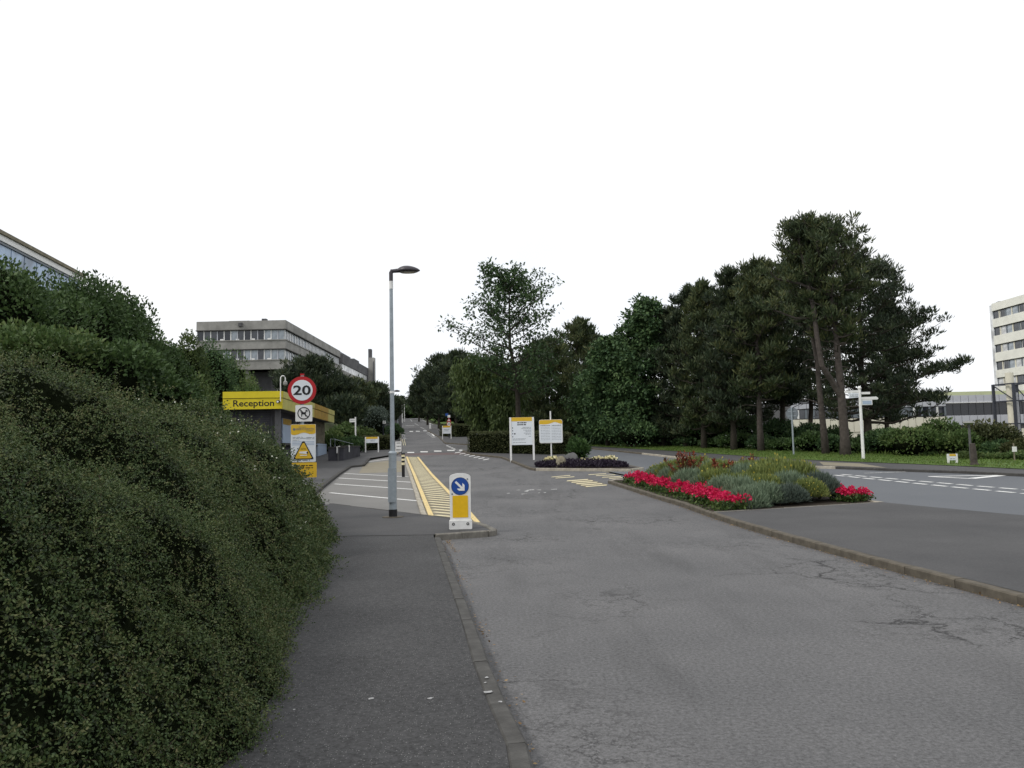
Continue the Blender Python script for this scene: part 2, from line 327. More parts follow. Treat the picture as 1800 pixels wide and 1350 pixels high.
# polygons on the sloping ground, cut at the profile's breaks so that they follow it exactly
def clip(poly, a, b):
    for sgn, lim in ((1, a), (-1, b)):
        o = []
        for i in range(len(poly)):
            p, q = poly[i-1], poly[i]; dp, dq = sgn*(p[1]-lim), sgn*(q[1]-lim)
            if dp >= 0: o.append(p)
            if (dp >= 0) != (dq >= 0):
                t = dp/(dp-dq); o.append((p[0]+(q[0]-p[0])*t, p[1]+(q[1]-p[1])*t))
        poly = o
        if len(poly) < 3: return []
    return poly
def sheetmesh(pts, dz, mb=None):
    mb = mb or MB(); pts = [(p[0], p[1]) for p in pts]
    tris = geometry.tessellate_polygon([[Vector((x, y, 0)) for x, y in pts]])
    for t in tris:
        tri = [pts[i] for i in t]
        ar = (tri[1][0]-tri[0][0])*(tri[2][1]-tri[0][1])-(tri[2][0]-tri[0][0])*(tri[1][1]-tri[0][1])
        if abs(ar) < 1e-8: continue
        if ar < 0: tri = tri[::-1]
        k0 = int(math.floor((min(p[1] for p in tri)+60)/STEP)); k1 = int(math.floor((max(p[1] for p in tri)+60)/STEP))
        for k in range(k0, k1+1):
            c = clip(tri, -60+k*STEP, -60+(k+1)*STEP)
            if len(c) >= 3:
                i0 = len(mb.v); mb.v += [(x, y, float(T(y))+dz) for x, y in c]; mb.f.append(tuple(range(i0, i0+len(c))))
    return mb
def sheet(name, pts, dz, mat, parent=None, kind=None):
    o = sheetmesh(pts, dz).build(name, mat, parent)
    if kind: o['kind'] = kind
    return o
def ribbon(a, b, w_):
    a = Vector(a[:2]); b = Vector(b[:2]); n = (b-a).orthogonal().normalized()*w_/2
    return [a-n, b-n, b+n, a+n]
def gp(*pp): return [G(*p) for p in pp]
_stone = {}
def kerb(parent, pts, mat='kerb', up=.105, wid=.13, ln=.9, stonelen=None):
    """kerb stones laid end to end along a line, each a piece of its own"""
    key = (mat, wid)
    if key not in _stone:
        mb = MB(); h = .22; b = .015
        prof = [(-wid/2, -h), (wid/2, -h), (wid/2, -b), (wid/2-b, 0), (-wid/2+b, 0), (-wid/2, -b)]
        k = len(prof); mb.v = [(-.5+.004, y, z) for y, z in prof]+[(.5-.004, y, z) for y, z in prof]
        mb.f = [tuple(range(k)), tuple(range(2*k-1, k-1, -1))]+[(i, k+i, k+(i+1) % k, (i+1) % k) for i in range(k)]
        me = bpy.data.meshes.new('kerb_stone'); me.from_pydata(mb.v, [], mb.f); me.materials.append(M[mat])
        bm = bmesh.new(); bm.from_mesh(me); bmesh.ops.recalc_face_normals(bm, faces=bm.faces); bm.to_mesh(me); bm.free(); _stone[key] = me
    pts = [Vector((p[0], p[1])) for p in pts]; r = random.Random(len(pts))
    for a, b in zip(pts[:-1], pts[1:]):
        d = (b-a).length; n = max(1, round(d/ln))
        for i in range(n):
            p = a.lerp(b, i/n); q = a.lerp(b, (i+1)/n); zp, zq = float(T(p.y))+up, float(T(q.y))+up
            o = link('kerb_stone', _stone[key], None, parent)
            o.location = ((p.x+q.x)/2, (p.y+q.y)/2, (zp+zq)/2 + r.uniform(-.006, .004))
            o.rotation_euler = (r.uniform(-.012, .012), -math.atan2(zq-zp, (q-p).length), math.atan2(q.y-p.y, q.x-p.x)+r.uniform(-.006, .006))
            o.scale = ((q-p).length, 1, 1)

# leaves: many small faces, as arrays
def unit(v): return v/np.maximum(np.linalg.norm(v, axis=-1, keepdims=True), 1e-9)
def quads_mesh(name, Q, tint=None):
    n = len(Q); me = bpy.data.meshes.new(name); me.vertices.add(n*4); me.loops.add(n*4); me.polygons.add(n)
    me.vertices.foreach_set('co', np.ascontiguousarray(Q, np.float32).reshape(-1)); me.loops.foreach_set('vertex_index', np.arange(n*4, dtype=np.int32))
    me.polygons.foreach_set('loop_start', np.arange(0, n*4, 4, dtype=np.int32)); me.update(calc_edges=True)
    at = me.attributes.new('tint', 'FLOAT', 'POINT'); at.data.foreach_set('value', np.repeat(np.full(n, .5) if tint is None else tint, 4).astype(np.float32)); return me
def leaves(c, axis, nrm, ln, wd):     # diamond leaf: base, side, tip, side
    axis = unit(axis); side = unit(np.cross(axis, nrm)); ln = np.broadcast_to(ln, len(c))[:, None]; wd = np.broadcast_to(wd, len(c))[:, None]
    mid = c + axis*ln*.45
    return np.stack([c, mid+side*wd/2, c+axis*ln, mid-side*wd/2], 1)
def rsph(n): return unit(rng.normal(size=(n, 3)))
def foliage(name, Q, mat, parent, tint=None): return link(name, quads_mesh(name, Q, tint), mat, parent)
def wav(x, y, sc, seed):
    r = np.random.default_rng(seed); o = 0
    for i in range(6):
        a = r.uniform(0, 6.28); k = sc*r.uniform(.6, 1.7); o = o + np.sin((x*math.cos(a)+y*math.sin(a))*k + r.uniform(0, 6.28))
    return o/6

# ================================================================== THE SETTING
xs = np.concatenate([[-2500, -1200, -600, -350, -240, -180, -140, -110, -90], np.arange(-75, -20, 4), np.arange(-19, -13.9, 1.), np.arange(-13.5, 0, .4), np.arange(0, 44, 2), [48, 54, 62, 75, 90, 110, 140, 180, 240, 350, 600, 1200, 2500]])
ysg = np.concatenate([np.arange(-60, 262, 2.0), [270, 290, 330, 400, 600, 1000, 1800, 3000]])
X, Y = np.meshgrid(xs, ysg); Z = gz(X, Y)
nx = len(xs); ny = len(ysg)
mb = MB(); mb.v = list(zip(X.ravel().tolist(), Y.ravel().tolist(), Z.ravel().tolist()))
mb.f = [(j*nx+i, j*nx+i+1, (j+1)*nx+i+1, (j+1)*nx+i) for j in range(ny-1) for i in range(nx-1)]
ground = mb.build('ground', 'ground', smooth=True); ground['kind'] = 'structure'

# lines on the ground (metres)
KL = [(.45, -6), (.28, 0), (0, 4.2), (-.11, 4.85), (-.25, 5.8), (-.43, 7.25), (-.7, 9.25), (-.94, 11), (-1.33, 13.9)]      # kerb of the near pavement
NOSE = [(-1.42, 14.35), (-.52, 14.72), (-.39, 14.95), (-.62, 15.9), (-.98, 16.7)]                                          # rounded island end round the bollard
KR = [(5.1, -6), (5.0, 2), (4.9, 7.85), (4.74, 9.75), (4.51, 12.95), (4.35, 15.6), (4.18, 20), (3.73, 24.4), (3.33, 27.9)]  # kerb on the right of the road
def g2(*pp): return [tuple(G(*p)[:2]) for p in pp]
STRIP_L = g2((753, 913.5), (736, 867), (724, 834), (715.5, 812), (712.3, 803))
STRIP_R = g2((846, 919), (829, 900), (791, 863), (761, 833), (736.5, 803.5))
LEFT_EDGE = [(-8.0, 54), (-8.2, 57), (-11.8, 84), (-16.9, 119.5), (-22.6, 160), (-29.0, 203)]
FARK = [(-24.2, 206), (-15.7, 155.4), (-6.46, 118), (.6, 80)] + g2((1040, 789.5), (1130, 799), (1208, 808), (1368, 821.5), (1470, 824.5), (1590, 829.3), (1700, 833), (1800, 838)) + [(19.5, 21.5), (27, 13), (40, 2)]
GEDGE = [(1.9, 80)] + g2((1040, 787), (1180, 795.5), (1290, 803.5), (1390, 811), (1500, 816), (1600, 820), (1700, 824.7), (1800, 830)) + [(22.5, 23.5), (31, 15), (44, 4)]
road = sheet('road', [(.2, -8), (-.2, 4.2), (-.9, 9.25), (-1.5, 13.9), (-2.6, 18), (-9, 45)] + LEFT_EDGE + FARK[:3] + [(-2, 66), (1, 50), (4, 33), (5, 28), (6.2, 20), (7, -8)], 0, 'road', kind='structure')
right_road = sheet('side_road', [(4.6, 31), (2.2, 44), (0, 58), (-3, 68), (-9.5, 117.5)] + FARK[2:] + [(42, -8), (6, -8), (6, 20), (5, 28)], .004, 'road2', kind='structure')
# near pavement, left
pavement = sheet('pavement', [(.38, -6), (.21, 0), (-.07, 4.2), (-.18, 4.85), (-.32, 5.8), (-.5, 7.25), (-.77, 9.25), (-1.01, 11), (-1.40, 13.9), (-1.45, 14.3), (-3.6, 14.4), (-2.8, 9), (-2.2, 5), (-1.9, 0), (-1.8, -6)], .10, 'pave', kind='structure')
kerb(pavement, [(x-.014, y) for x, y in KL], 'kerbgrey', wid=.115)
island_end = sheet('pavement_end', [(-1.46, 14.35), (-.56, 14.75), (-.47, 14.95), (-.7, 15.85), (-1.0, 16.6), (-1.85, 17.9), (-4.9, 21.6), (-5.4, 20.6), (-4.4, 17), (-3.65, 14.45)], .10, 'pave2', kind='structure')
kerb(island_end, NOSE, 'kerbmid', ln=.5, up=.11, wid=.12)
kerb(island_end, [(-1.0, 16.75), (-1.85, 18.0), (-4.95, 21.7)], 'kerbdark', ln=.9, up=.1)
# layby beside reception
LAYL = [(-6.25, 25.0)] + g2((585, 846), (600, 834), (618, 822.3), (641, 820), (650.5, 809), (690, 802.5))
layby = sheet('layby', [(x-.1, y) for x, y in STRIP_L] + LAYL[::-1] + [(-5.0, 21.7)], .004, 'layby', kind='structure')
kerb(layby, [(x-.07, y) for x, y in LAYL[:6]], 'kerbdark', up=.11)
for a, b, wd in (((580, 866.5), (742, 881.5), .13), ((588, 851), (732, 861), .13), ((595, 840.5), (723, 848), .13), ((605, 832.5), (718, 838.5), .12), ((618, 816), (690, 806), .12)):
    sheet('bay_line', ribbon(G(*a), G(*b), wd), .009, 'white', layby)
sheet('buff_patch', gp((631, 832), (640, 815), (690, 809), (712, 812), (706, 830)), .0065, 'buffpatch', layby)
# ladder-hatched buffer strip
strip = sheet('buffer_strip', STRIP_L + STRIP_R[::-1], .0045, 'buff', kind='structure')
kerb(strip, [(x-.07, y) for x, y in STRIP_L], 'kerbpale', up=.05, ln=1.8)
def along(line, t):
    d = [0]
    for a, b in zip(line[:-1], line[1:]): d.append(d[-1]+math.dist(a, b))
    return (float(np.interp(t*d[-1], d, [p[0] for p in line])), float(np.interp(t*d[-1], d, [p[1] for p in line])))
for line, off in ((STRIP_L, .1), (STRIP_R, -.08)):
    p = [(x+off, y) for x, y in line]
    pl = [(x-.06, y) for x, y in p]; pr = [(x+.06, y) for x, y in p]
    sheet('edge_line', pl + pr[::-1], .011, 'yellow', strip)
t = .028
for i in range(44):
    a = along(STRIP_L, t); b = along(STRIP_R, t)
    sheet('hatch_bar', ribbon((a[0]+.2, a[1]), (b[0]-.18, b[1]), .14), .009, 'cream', strip); t += .0222
# right-hand traffic island with the flower bed
BEDB = [(4.24, 17.4), (8.65, 18.95)]
island = sheet('traffic_island', [(x+.07, y) for x, y in KR if y < 17] + [(4.24+.07, 17.4), (8.65, 18.95), (9.82, 15.55), (12.2, 9), (16, -6)], .10, 'pave2', kind='structure')
kerb(island, KR)
kerb(island, [(8.65, 18.95), (9.82, 15.55), (12.2, 9), (16, -6)], 'kerbgrey', up=.09)
kerb(island, [(4.3, 17.4), (8.6, 18.92)], 'kerbmid', up=.112, wid=.05)
BED = [(4.3, 17.5), (4.22, 20), (3.77, 24.4), (3.40, 27.9), (3.6, 28.4), (5.6, 27.6), (7.8, 24), (8.6, 19.0)]
bed = sheet('flower_bed', BED, .09, 'soil', kind='structure')
kerb(bed, [(3.33, 27.9), (3.6, 28.5), (5.65, 27.7), (7.85, 24), (8.65, 18.95)], 'kerbpale', up=.1)
# second island: dark bed, signs and hedge
IS2 = [(-2.72, 52.2), (-.62, 47), (.78, 36.25), (1.0, 35.6), (4.96, 33.8), (5.55, 34.5)]
island2 = sheet('median_island', [(-3.55, 57.2), (-2.65, 52.2), (-.55, 47), (.85, 36.3), (1.05, 35.7), (4.95, 33.9), (5.45, 34.5), (4.4, 42), (2.2, 52), (0.2, 59), (-2.6, 61)], .10, 'pave2', kind='structure')
kerb(island2, [(-3.6, 57.2)] + IS2[:4])
kerb(island2, [(1.0, 35.6), (4.96, 33.8), (5.55, 34.5)], 'kerbpale', ln=.75, up=.12)
kerb(island2, [(5.55, 34.5), (4.5, 42), (2.3, 52), (.3, 59), (-2.6, 61.1), (-3.6, 57.2)], 'kerb', ln=1.8)
bed2 = sheet('flower_bed', [(1.0, 37.2), (1.15, 36.0), (4.8, 34.1), (5.25, 34.6), (4.7, 38.4), (2.6, 39.4)], .108, 'soil', kind='structure')
# third island farther up
I3 = gp((783, 780), (772, 769), (752, 757.6), (763, 754), (822, 767), (828, 783))
island3 = sheet('median_island', I3, .10, 'pave2', kind='structure'); kerb(island3, I3+[I3[0]], 'kerb', ln=1.8)
# left pavements: round reception and on up the hill
left_pave = sheet('pavement', [(-5.1, 21.7)] + [(x-.14, y) for x, y in LAYL] + [(-8.15, 54), (-8.35, 57), (-11.95, 84), (-17.05, 119.5), (-22.8, 160), (-29.2, 203), (-31.4, 203), (-25, 160), (-19.2, 119.5), (-14, 84), (-12.3, 64), (-20, 60), (-18, 36), (-11, 29), (-9, 24), (-6.4, 20)], .10, 'pave2', kind='structure')
kerb(left_pave, LEFT_EDGE[:4], 'kerbpale', ln=2.5)
kerb(left_pave, LEFT_EDGE[3:], 'kerbpale', ln=6)
# verge on the right: pavement then grass
FP = FARK[3:]
right_pave = sheet('pavement', [(x+.07, y) for x, y in FP] + GEDGE[::-1], .10, 'pave2', kind='structure')
kerb(right_pave, FARK[3:6], 'kerb', ln=1.8); kerb(right_pave, FARK[5:9], 'kerbpale', ln=.9); kerb(right_pave, FARK[8:], 'kerbdark', ln=.9)
sheet('buff_ramp', gp((1448, 822.4), (1560, 827), (1512, 819), (1440, 816)), .106, 'buffpatch', right_pave)
verge = sheet('grass_verge', [(-22.5, 206), (-14.8, 155.4), (-5.8, 118)] + GEDGE + [(64, 6), (44, 24), (32, 28.5), (26.5, 32.5), (22, 38.5), (18, 46.5), (14, 54.5), (10.5, 64), (4, 90), (-1.6, 118), (-11, 155.4), (-19.5, 206)], .12, 'grass', kind='structure')

# road paint
def paintpx(name, pp, mat, parent, dz=.008): return sheet(name, gp(*pp), dz, mat, parent)
sheet('red_crossing_band', [(-7.6, 53.3), (-3.0, 53.0), (-3.5, 56.3), (-8.1, 56.6)], .0045, 'redband', road)
for x0, x1, y in ((716, 728, 795.4), (739, 752, 794.2), (763, 776, 793), (786, 799, 791.8), (807, 813, 791.5)):
    paintpx('crossing_dash', ((x0, y+.9), (x0, y-.7), (x1, y-.7), (x1, y+.9)), 'white', road)
for i in range(7):
    x = 799+i*8.3; y = 796+i*2.05
    paintpx('zigzag_bar', ((x, y+.9), (x+1, y-.1), (x+11, y-2.0), (x+11, y-1.0)), 'white', road)
for x0, x1, y in ((703, 710, 758.6), (720, 726, 758.4), (731, 738, 758), (744, 750, 757.3)):
    paintpx('crossing_dash', ((x0, y+.6), (x0, y-.5), (x1, y-.5), (x1, y+.6)), 'white', road)
for i in range(5):
    x = 748+i*2.6; y = 761.5+i*1.9
    paintpx('hatch_bar', ((x, y+.6), (x+2, y-.1), (x+9, y-1.6), (x+8, y-.9)), 'white', road)
paintpx('hatch_edge', ((757, 760.6), (760, 760.3), (764, 767), (761.5, 767)), 'white', road)
for x in (709, 712.4):
    paintpx('double_yellow_line', ((x-2.1, 772), (x-1.3, 772), (x+.7, 783), (x-.2, 783)), 'cream', road)
for i in range(4): paintpx('zigzag_bar', ((706+i*1, 764+i*2.4), (711+i, 763.2+i*2.4), (711+i, 764+i*2.4), (706+i, 764.8+i*2.4)), 'fadewhite', road)
for (a, b) in (((721, 737), (724.3, 741)), ((729, 744.5), (736, 748)), ((739, 751), (748, 755.5))):
    sheet('centre_line', ribbon(G(*a), G(*b), .15), .008, 'fadewhite', road)
sheet('edge_line', ribbon(G(704, 756), G(701, 738), .18), .008, 'cream', road)
paintpx('stop_line', ((713, 748.6), (713, 748), (728, 748), (728, 748.6)), 'fadewhite', road)
for i in range(4):
    a = G(785.5+i*4, 783.3+i*1.9); b = G(787.6+i*4, 784.4+i*1.9); sheet('junction_dash', ribbon(a, b, .18), .008, 'white', road)
sheet('edge_line', ribbon(G(795, 751.3), G(825, 755.7), .15), .0125, 'white', right_road)
sheet('edge_line', ribbon(G(741, 738), G(762, 746.6), .15), .0125, 'fadewhite', right_road)
# faded symbol on the tarmac
for pp in (((921, 864), (928, 861.2), (938, 860.6), (940, 861.6), (930, 862.6), (927, 865)), ((916, 868.6), (926, 868), (927, 868.6), (917, 869.4)), ((891, 867.2), (896, 866.9), (896, 867.8), (891, 868)), ((943, 861.3), (951, 861.1), (951, 862), (944, 862)), ((956, 866), (960, 865.6), (960, 866.5), (956, 866.8)), ((968, 860.2), (979, 859.8), (979, 860.8), (969, 861)), ((946, 866.6), (949, 866.4), (949, 867.1), (946, 867.3)), ((908, 861.6), (915, 861.3), (915, 862), (908, 862.2))):
    paintpx('faded_marking', pp, 'fadewhite', road)
# yellow hatching between the islands
HB = [((996+8.3*i, 845.7+2.5*i), (1034+8.3*i, 843+2.5*i), 1.25) for i in range(5)] + [((969, 838.9), (1003, 835.9), .9), ((976, 840.8), (1010, 838.4), .9), ((1034, 834.8), (1066, 832.9), .8), ((1047, 836.6), (1082, 834.9), .8), ((1058, 839.4), (1092, 837.9), .9), ((1070, 841.5), (1103, 839.6), .9)]
for a, b, h in HB:
    paintpx('yellow_hatch_bar', ((a[0], a[1]+h/2), (a[0]+1, a[1]-h/2), (b[0], b[1]-h/2), (b[0]-1, b[1]+h/2)), 'cream', road, .0085)
sheet('buff_hatch_base', gp((998, 845.6), (1034, 842.2), (1068, 852.5), (1030, 857)), .006, 'buff', road)
# give-way lines and triangle on the side road
A0, A1 = G(1478, 834.2), G(1840, 864.8); B0, B1 = G(1466, 835.6), G(1840, 871.8)
for P0, P1 in ((A0, A1), (B0, B1)):
    n = 11
    for i in range(n): sheet('give_way_dash', ribbon(P0.lerp(P1, (i+.05)/n), P0.lerp(P1, (i+.78)/n), .17), .0125, 'white', right_road)
tri = gp((1633, 838.3), (1707, 841.8), (1765, 836))
for i in range(3): sheet('give_way_triangle', ribbon(tri[i], tri[(i+1) % 3], .2 if i != 1 else .3), .0125+.002*i, 'white', right_road)
sheet('edge_line', ribbon(G(1520, 832.4), G(1592, 829.8), .18), .0125, 'fadewhite', right_road)
# droppings and chips on the near pavement
for k, (px, py, s) in enumerate(((652, 1259, .022), (757, 1259, .018), (858, 1250, .03), (517, 1281, .014), (856, 1222, .02), (880, 1268, .015), (853, 1232, .012))):
    g = G(px, py); r = random.Random(k); pts = []
    for i in range(9):
        a = i*2*math.pi/9; q = s*r.uniform(.45, 1.3); pts.append((g.x+math.cos(a)*q*(1.3 if k == 1 else .8), g.y+math.sin(a)*q))
    sheet('bird_dropping', pts, .1045 if k < 2 or k == 3 else .112, 'lightshell', pavement)
# dry leaves gathered along the kerbs
def litter(line, n, dx0, dx1, name, label, z=.012):
    ps = np.array([along(line, t) for t in rng.uniform(0, 1, n)]); ps[:, 0] += rng.uniform(dx0, dx1, n)*rng.uniform(0, 1, n)
    c = np.column_stack([ps, T(ps[:, 1])+z]); ax = rng.normal(size=(n, 3)); ax[:, 2] *= .2
    nr = np.column_stack([rng.normal(size=(n, 2))*.3, np.ones(n)]); ln = rng.uniform(.012, .035, n)
    o = foliage(name, leaves(c, ax, nr, ln, ln*.6), 'dryleaf', None); tag(o, label, 'leaf litter', kind='stuff')
litter([(4.86, 4), (4.84, 7.85), (4.66, 9.75), (4.43, 12.95), (4.27, 15.6), (4.1, 20), (3.65, 24.4)], 900, -.22, .02, 'leaf_litter', 'thin line of dry leaves in the gutter below the right kerb')
litter([(.12, 3), (-.03, 4.85), (-.35, 7.25), (-.62, 9.25), (-1.25, 13.9)], 260, 0, .16, 'leaf_litter', 'sparse dry leaves in the gutter beside the near pavement')
litter([(-.95, 12.6), (-1.25, 14.3)], 160, 0, .14, 'leaf_litter', 'brown weeds and leaves gathered at the corner before the bollard')
# grass blades on the verge
n = 26000
yv = rng.uniform(20, 95, n)*1.0; yv = 24+(yv-20)**1.0*.6
ge = GEDGE[::-1]; lo = np.interp(yv, [p[1] for p in ge], [p[0] for p in ge]); hi = np.interp(yv, [16, 24, 28.5, 32.5, 38.5, 46.5, 54.5, 64, 90], [50, 44, 32, 26.5, 22, 18, 14, 10.5, 4])
u = rng.uniform(0, 1, n); xv = lo+(hi-lo)*u
c = np.column_stack([xv, yv, T(yv)+.115]); ax = np.column_stack([rng.normal(size=(n, 2))*.35, np.ones(n)])
ln = rng.uniform(.05, .11, n)*(1+1.6*(u > .72)*rng.uniform(0, 1, n)); tag(foliage('verge_grass', leaves(c, ax, rsph(n), ln, .035), 'blade', None), 'mown green grass of the verge, longer towards the trees', 'grass', kind='stuff')

# ================================================================== THINGS: street furniture
CY = 'campus signs'
def face(g): return math.atan2(-g.x, g.y)*-1*-1 if False else -math.atan2(g.x, g.y)   # turn the local -y side to the camera's road
# --- street lamp (near)
def street_lamp(g, H, label, s=1.0, rz=0):
    t = thing('street_lamp', label, 'street lamp', (g.x, g.y, g.z), rz, 'street lamps along the road')
    MB().tube([(0, 0, -.3), (0, 0, 1.38*s)], .087*s, 20).build('base_section', 'galv', t, smooth=False)
    MB().tube([(0, 0, 1.38*s), (0, 0, 1.42*s), (0, 0, 1.46*s)], [.094*s, .094*s, .062*s], 20).build('shoulder', 'galv', t)
    sh = MB().tube([(0, 0, 1.44*s), (0, 0, H-.5*s)], [.052*s, .04*s], 16).build('shaft', 'galv', t)
    MB().tube([(0, 0, 2.75*s), (0, 0, 2.8*s)], .056*s, 16).build('band', 'whitepaint', sh)
    b = MB(); b.box(-.09*s, .09*s, -.108*s, -.06*s, .33*s, 1.08*s); b.build('door', 'galv', t)
    MB().tube([(0, 0, -.05), (0, 0, .17*s)], .094*s, 20).build('black_foot', 'black', t)
    MB().tube([(0, 0, -.02), (0, 0, .012)], .24*s, 20).build('foot_plate', 'kerb', t)
    MB().tube([(0, 0, H-.5*s), (0, 0, H-.32*s)], .047*s, 14).build('collar', 'whitepaint', t)
    MB().tube([(0, 0, H-.32*s), (0, 0, H-.12*s), (.03*s, 0, H-.06*s)], [.046*s, .046*s, .04*s], 14).build('spigot', 'lamphead', t)
    MB().tube([(0, 0, H-.09*s), (.2*s, 0, H-.075*s)], [.042*s, .05*s], 12).build('arm', 'lamphead', t)
    hb = MB(); nu, nv = 14, 24; x0, x1 = .13*s, .66*s; rows = []
    for i in range(nu+1):
        u = i/nu; x = x0+(x1-x0)*u; wv = .15*s*math.sin(math.pi*min(1, u*1.0))**.6+.012*s; up = .105*s*math.sin(math.pi*u**.8)**.7+.015*s; dn = .022*s*math.sin(math.pi*u)**.5+.006
        row = []
        for j in range(nv):
            a = 2*math.pi*j/nv; zz = math.sin(a); row.append((x, wv*math.cos(a), H-.09*s + (up*zz if zz > 0 else dn*zz)))
        rows.append(row)
    hb.v = [p for r in rows for p in r]
    hb.f = [(i*nv+j, i*nv+(j+1) % nv, (i+1)*nv+(j+1) % nv, (i+1)*nv+j) for i in range(nu) for j in range(nv)]+[tuple(range(nv)), tuple(range(nu*nv, nu*nv+nv))]
    hd = hb.build('lamp_head', 'lamphead', t, smooth=True)
    lm = MB(); ns = 24; lm.add([((x0+x1)/2+.215*s*math.cos(2*math.pi*k/ns), .115*s*math.sin(2*math.pi*k/ns), H-.119*s) for k in range(ns)] + [((x0+x1)/2+.15*s*math.cos(2*math.pi*k/ns), .07*s*math.sin(2*math.pi*k/ns), H-.142*s) for k in range(ns)], [(k, (k+1) % ns, ns+(k+1) % ns, ns+k) for k in range(ns)]+[tuple(range(ns, 2*ns))]).build('lens', 'lens', hd, smooth=False)
    return t
g = G(691, 917); street_lamp(Vector((g.x, g.y, float(T(g.y))+.1)), (AT(688, 470, g.y).z-float(T(g.y))-.1), 'tall galvanised street lamp with dark head standing on the pavement end by the bollard')
d = 66; a = AT(690.5, 790, d); street_lamp(Vector((a.x, d, float(T(d))+.1)), AT(690, 686, d).z-float(T(d))-.1, 'farther street lamp showing only its dark head beside the tall galvanised one', 1.0)
d = 33.5; a = AT(1706, 790, d)
t = thing('path_lamp', 'slim post top lamp with flat cap in front of the right-hand shrubs', 'lamp', (a.x, d, gzf(a.x, d)))
zt = AT(1700, 741, d).z-gzf(a.x, d)
MB().tube([(0, 0, -.2), (0, 0, zt-.1)], [.06, .045], 10).build('post', 'stonedark', t)
MB().tube([(0, 0, zt-.12), (0, 0, zt-.06), (0, 0, zt)], [.07, .24, .2], 16).build('cap', 'lens', t)
# --- keep right bollard
g = G(810, 939)
t = thing('traffic_bollard', 'white illuminated style keep right bollard with blue arrow disc and yellow panel', 'bollard', (g.x, g.y, float(T(g.y))+.102), -math.atan2(g.x, g.y))
MB().prism(rrect(-.215, .215, 0, .16, .02), -.13, .13).build('base', 'whitepaint', t)
for s in (-1, 1):
    bo = MB().prism(disc(.027, 20, s*.135, .10), -.137, -.128).build('bolt', 'black', t); MB().prism(disc(.010, 12, s*.135, .10), -.141, -.136).build('bolt_centre', 'whitepaint', bo)
sh = [(-.195, .16), (.195, .16), (.2, .95)] + [(.2*math.cos(R_(a))*1.0, .97+.07*math.sin(R_(a))) for a in range(5, 176, 10)] + [(-.2, .95)]
MB().prism(sh, -.075, .075).build('shell', 'whitepaint', t)
ar = MB().prism(disc(.158, 40, 0, .80), -.085, -.074); dk = ar.build('blue_disc', 'blue', t)
MB().prism(disc(.166, 40, 0, .80), -.079, -.073).build('disc_rim', 'black', t)
A = [(-.028, -.115), (-.028, .03), (-.085, -.025), (-.085, .03)]
pts = [(-.02, .12), (.02, .12), (.02, -.04), (.075, .012), (.075, -.045), (0, -.12), (-.075, -.045), (-.075, .012), (-.02, -.04)]
ro = R_(45); pr = [(x*math.cos(ro)-z*math.sin(ro), x*math.sin(ro)+z*math.cos(ro)+.80) for x, z in pts][::-1]
MB().prism(pr[::-1], -.092, -.084).build('arrow', 'whitepaint', dk)
MB().prism(rrect(-.145, .145, .215, .625, .012), -.083, -.073).build('yellow_panel', 'yellowrefl', t)
for x, z in ((-.15, .655), (.14, .93)): MB().prism(disc(.016, 12, x, z), -.08, -.073).build('rivet', 'greyback', t)
# --- black and yellow bollard
g = G(709, 838.5)
t = thing('bollard', 'slim black bollard with yellow bands at the edge of the layby', 'bollard', (g.x, g.y, float(T(g.y))))
MB().tube([(0, 0, -.1), (0, 0, .98)], .065, 16).build('post', 'black', t)
for z0, z1 in ((.50, .60), (.68, .76), (.84, .93)): MB().tube([(0, 0, z0), (0, 0, z1)], .069, 16).build('yellow_band', 'cream', t)
MB().tube([(0, 0, .93), (0, 0, .975), (0, 0, 1.0)], [.085, .085, .06], 16).build('cap', 'black', t)
# --- far white bollards
for px, py0, py1, lab in ((756.5, 744, 753.5, 'small white bollard on the tip of the far median'), (828.5, 770.5, 787, 'white post at the end of the clipped median hedge')):
    g = G(px, py1); h = (py1-py0)*g.y/FPX
    t = thing('white_bollard', lab, 'bollard', g); MB().tube([(0, 0, -.1), (0, 0, h*.92), (0, 0, h)], [.14, .14, .10], 14).build('post', 'whitepaint', t)
    MB().tube([(0, 0, h*.75), (0, 0, h*.8)], .145, 14).build('band', 'greyback', t)
# --- 20 mph sign post in the hedge
d = 17.5; a = AT(531, 686, d); z0 = gzf(a.x, d); zc = a.z-z0
t = thing('sign_post', 'grey post with red ringed 20 disc, no dogs plate and camera notice in the hedge', 'road sign', (a.x, d, z0), -math.atan2(a.x, d)*.6)
k = d/FPX
MB().tube([(0, .04, -.3), (0, .04, zc+.33)], .038, 14).build('post', 'galv', t)
MB().tube([(0, .04, zc+.33), (0, .04, zc+.37)], .045, 12).build('post_cap', 'red', t)
dk = MB().prism(disc(.305, 48, 0, zc), -.02, 0).build('speed_disc', 'red', t)
MB().prism(disc(.228, 48, 0, zc), -.024, -.018).build('white_face', 'whiteplate', dk)
lettering('20', 0, zc, -.026, .375, .215, 'black', dk, 'number', bold=.022)
zz = AT(534, 726.5, d).z-z0; xo = .04
pl = MB().prism(rrect(xo-.18, xo+.18, zz-.18, zz+.18, .015), -.02, 0).build('no_dogs_plate', 'whitepaint', t)
rg = MB(); n = 36; o_ = disc(.137, n, xo, zz); i_ = disc(.115, n, xo, zz)
rg.add([(x, -.023, z) for x, z in o_]+[(x, -.023, z) for x, z in i_], [(i, (i+1) % n, n+(i+1) % n, n+i) for i in range(n)]); rg.build('ring', 'black', pl)
c45 = .5**.5
MB().prism([(xo-.094-.008, zz+.094-.008), (xo+.094-.008, zz-.094-.008), (xo+.094+.008, zz-.094+.008), (xo-.094+.008, zz+.094+.008)], -.0245, -.021).build('bar', 'black', pl)
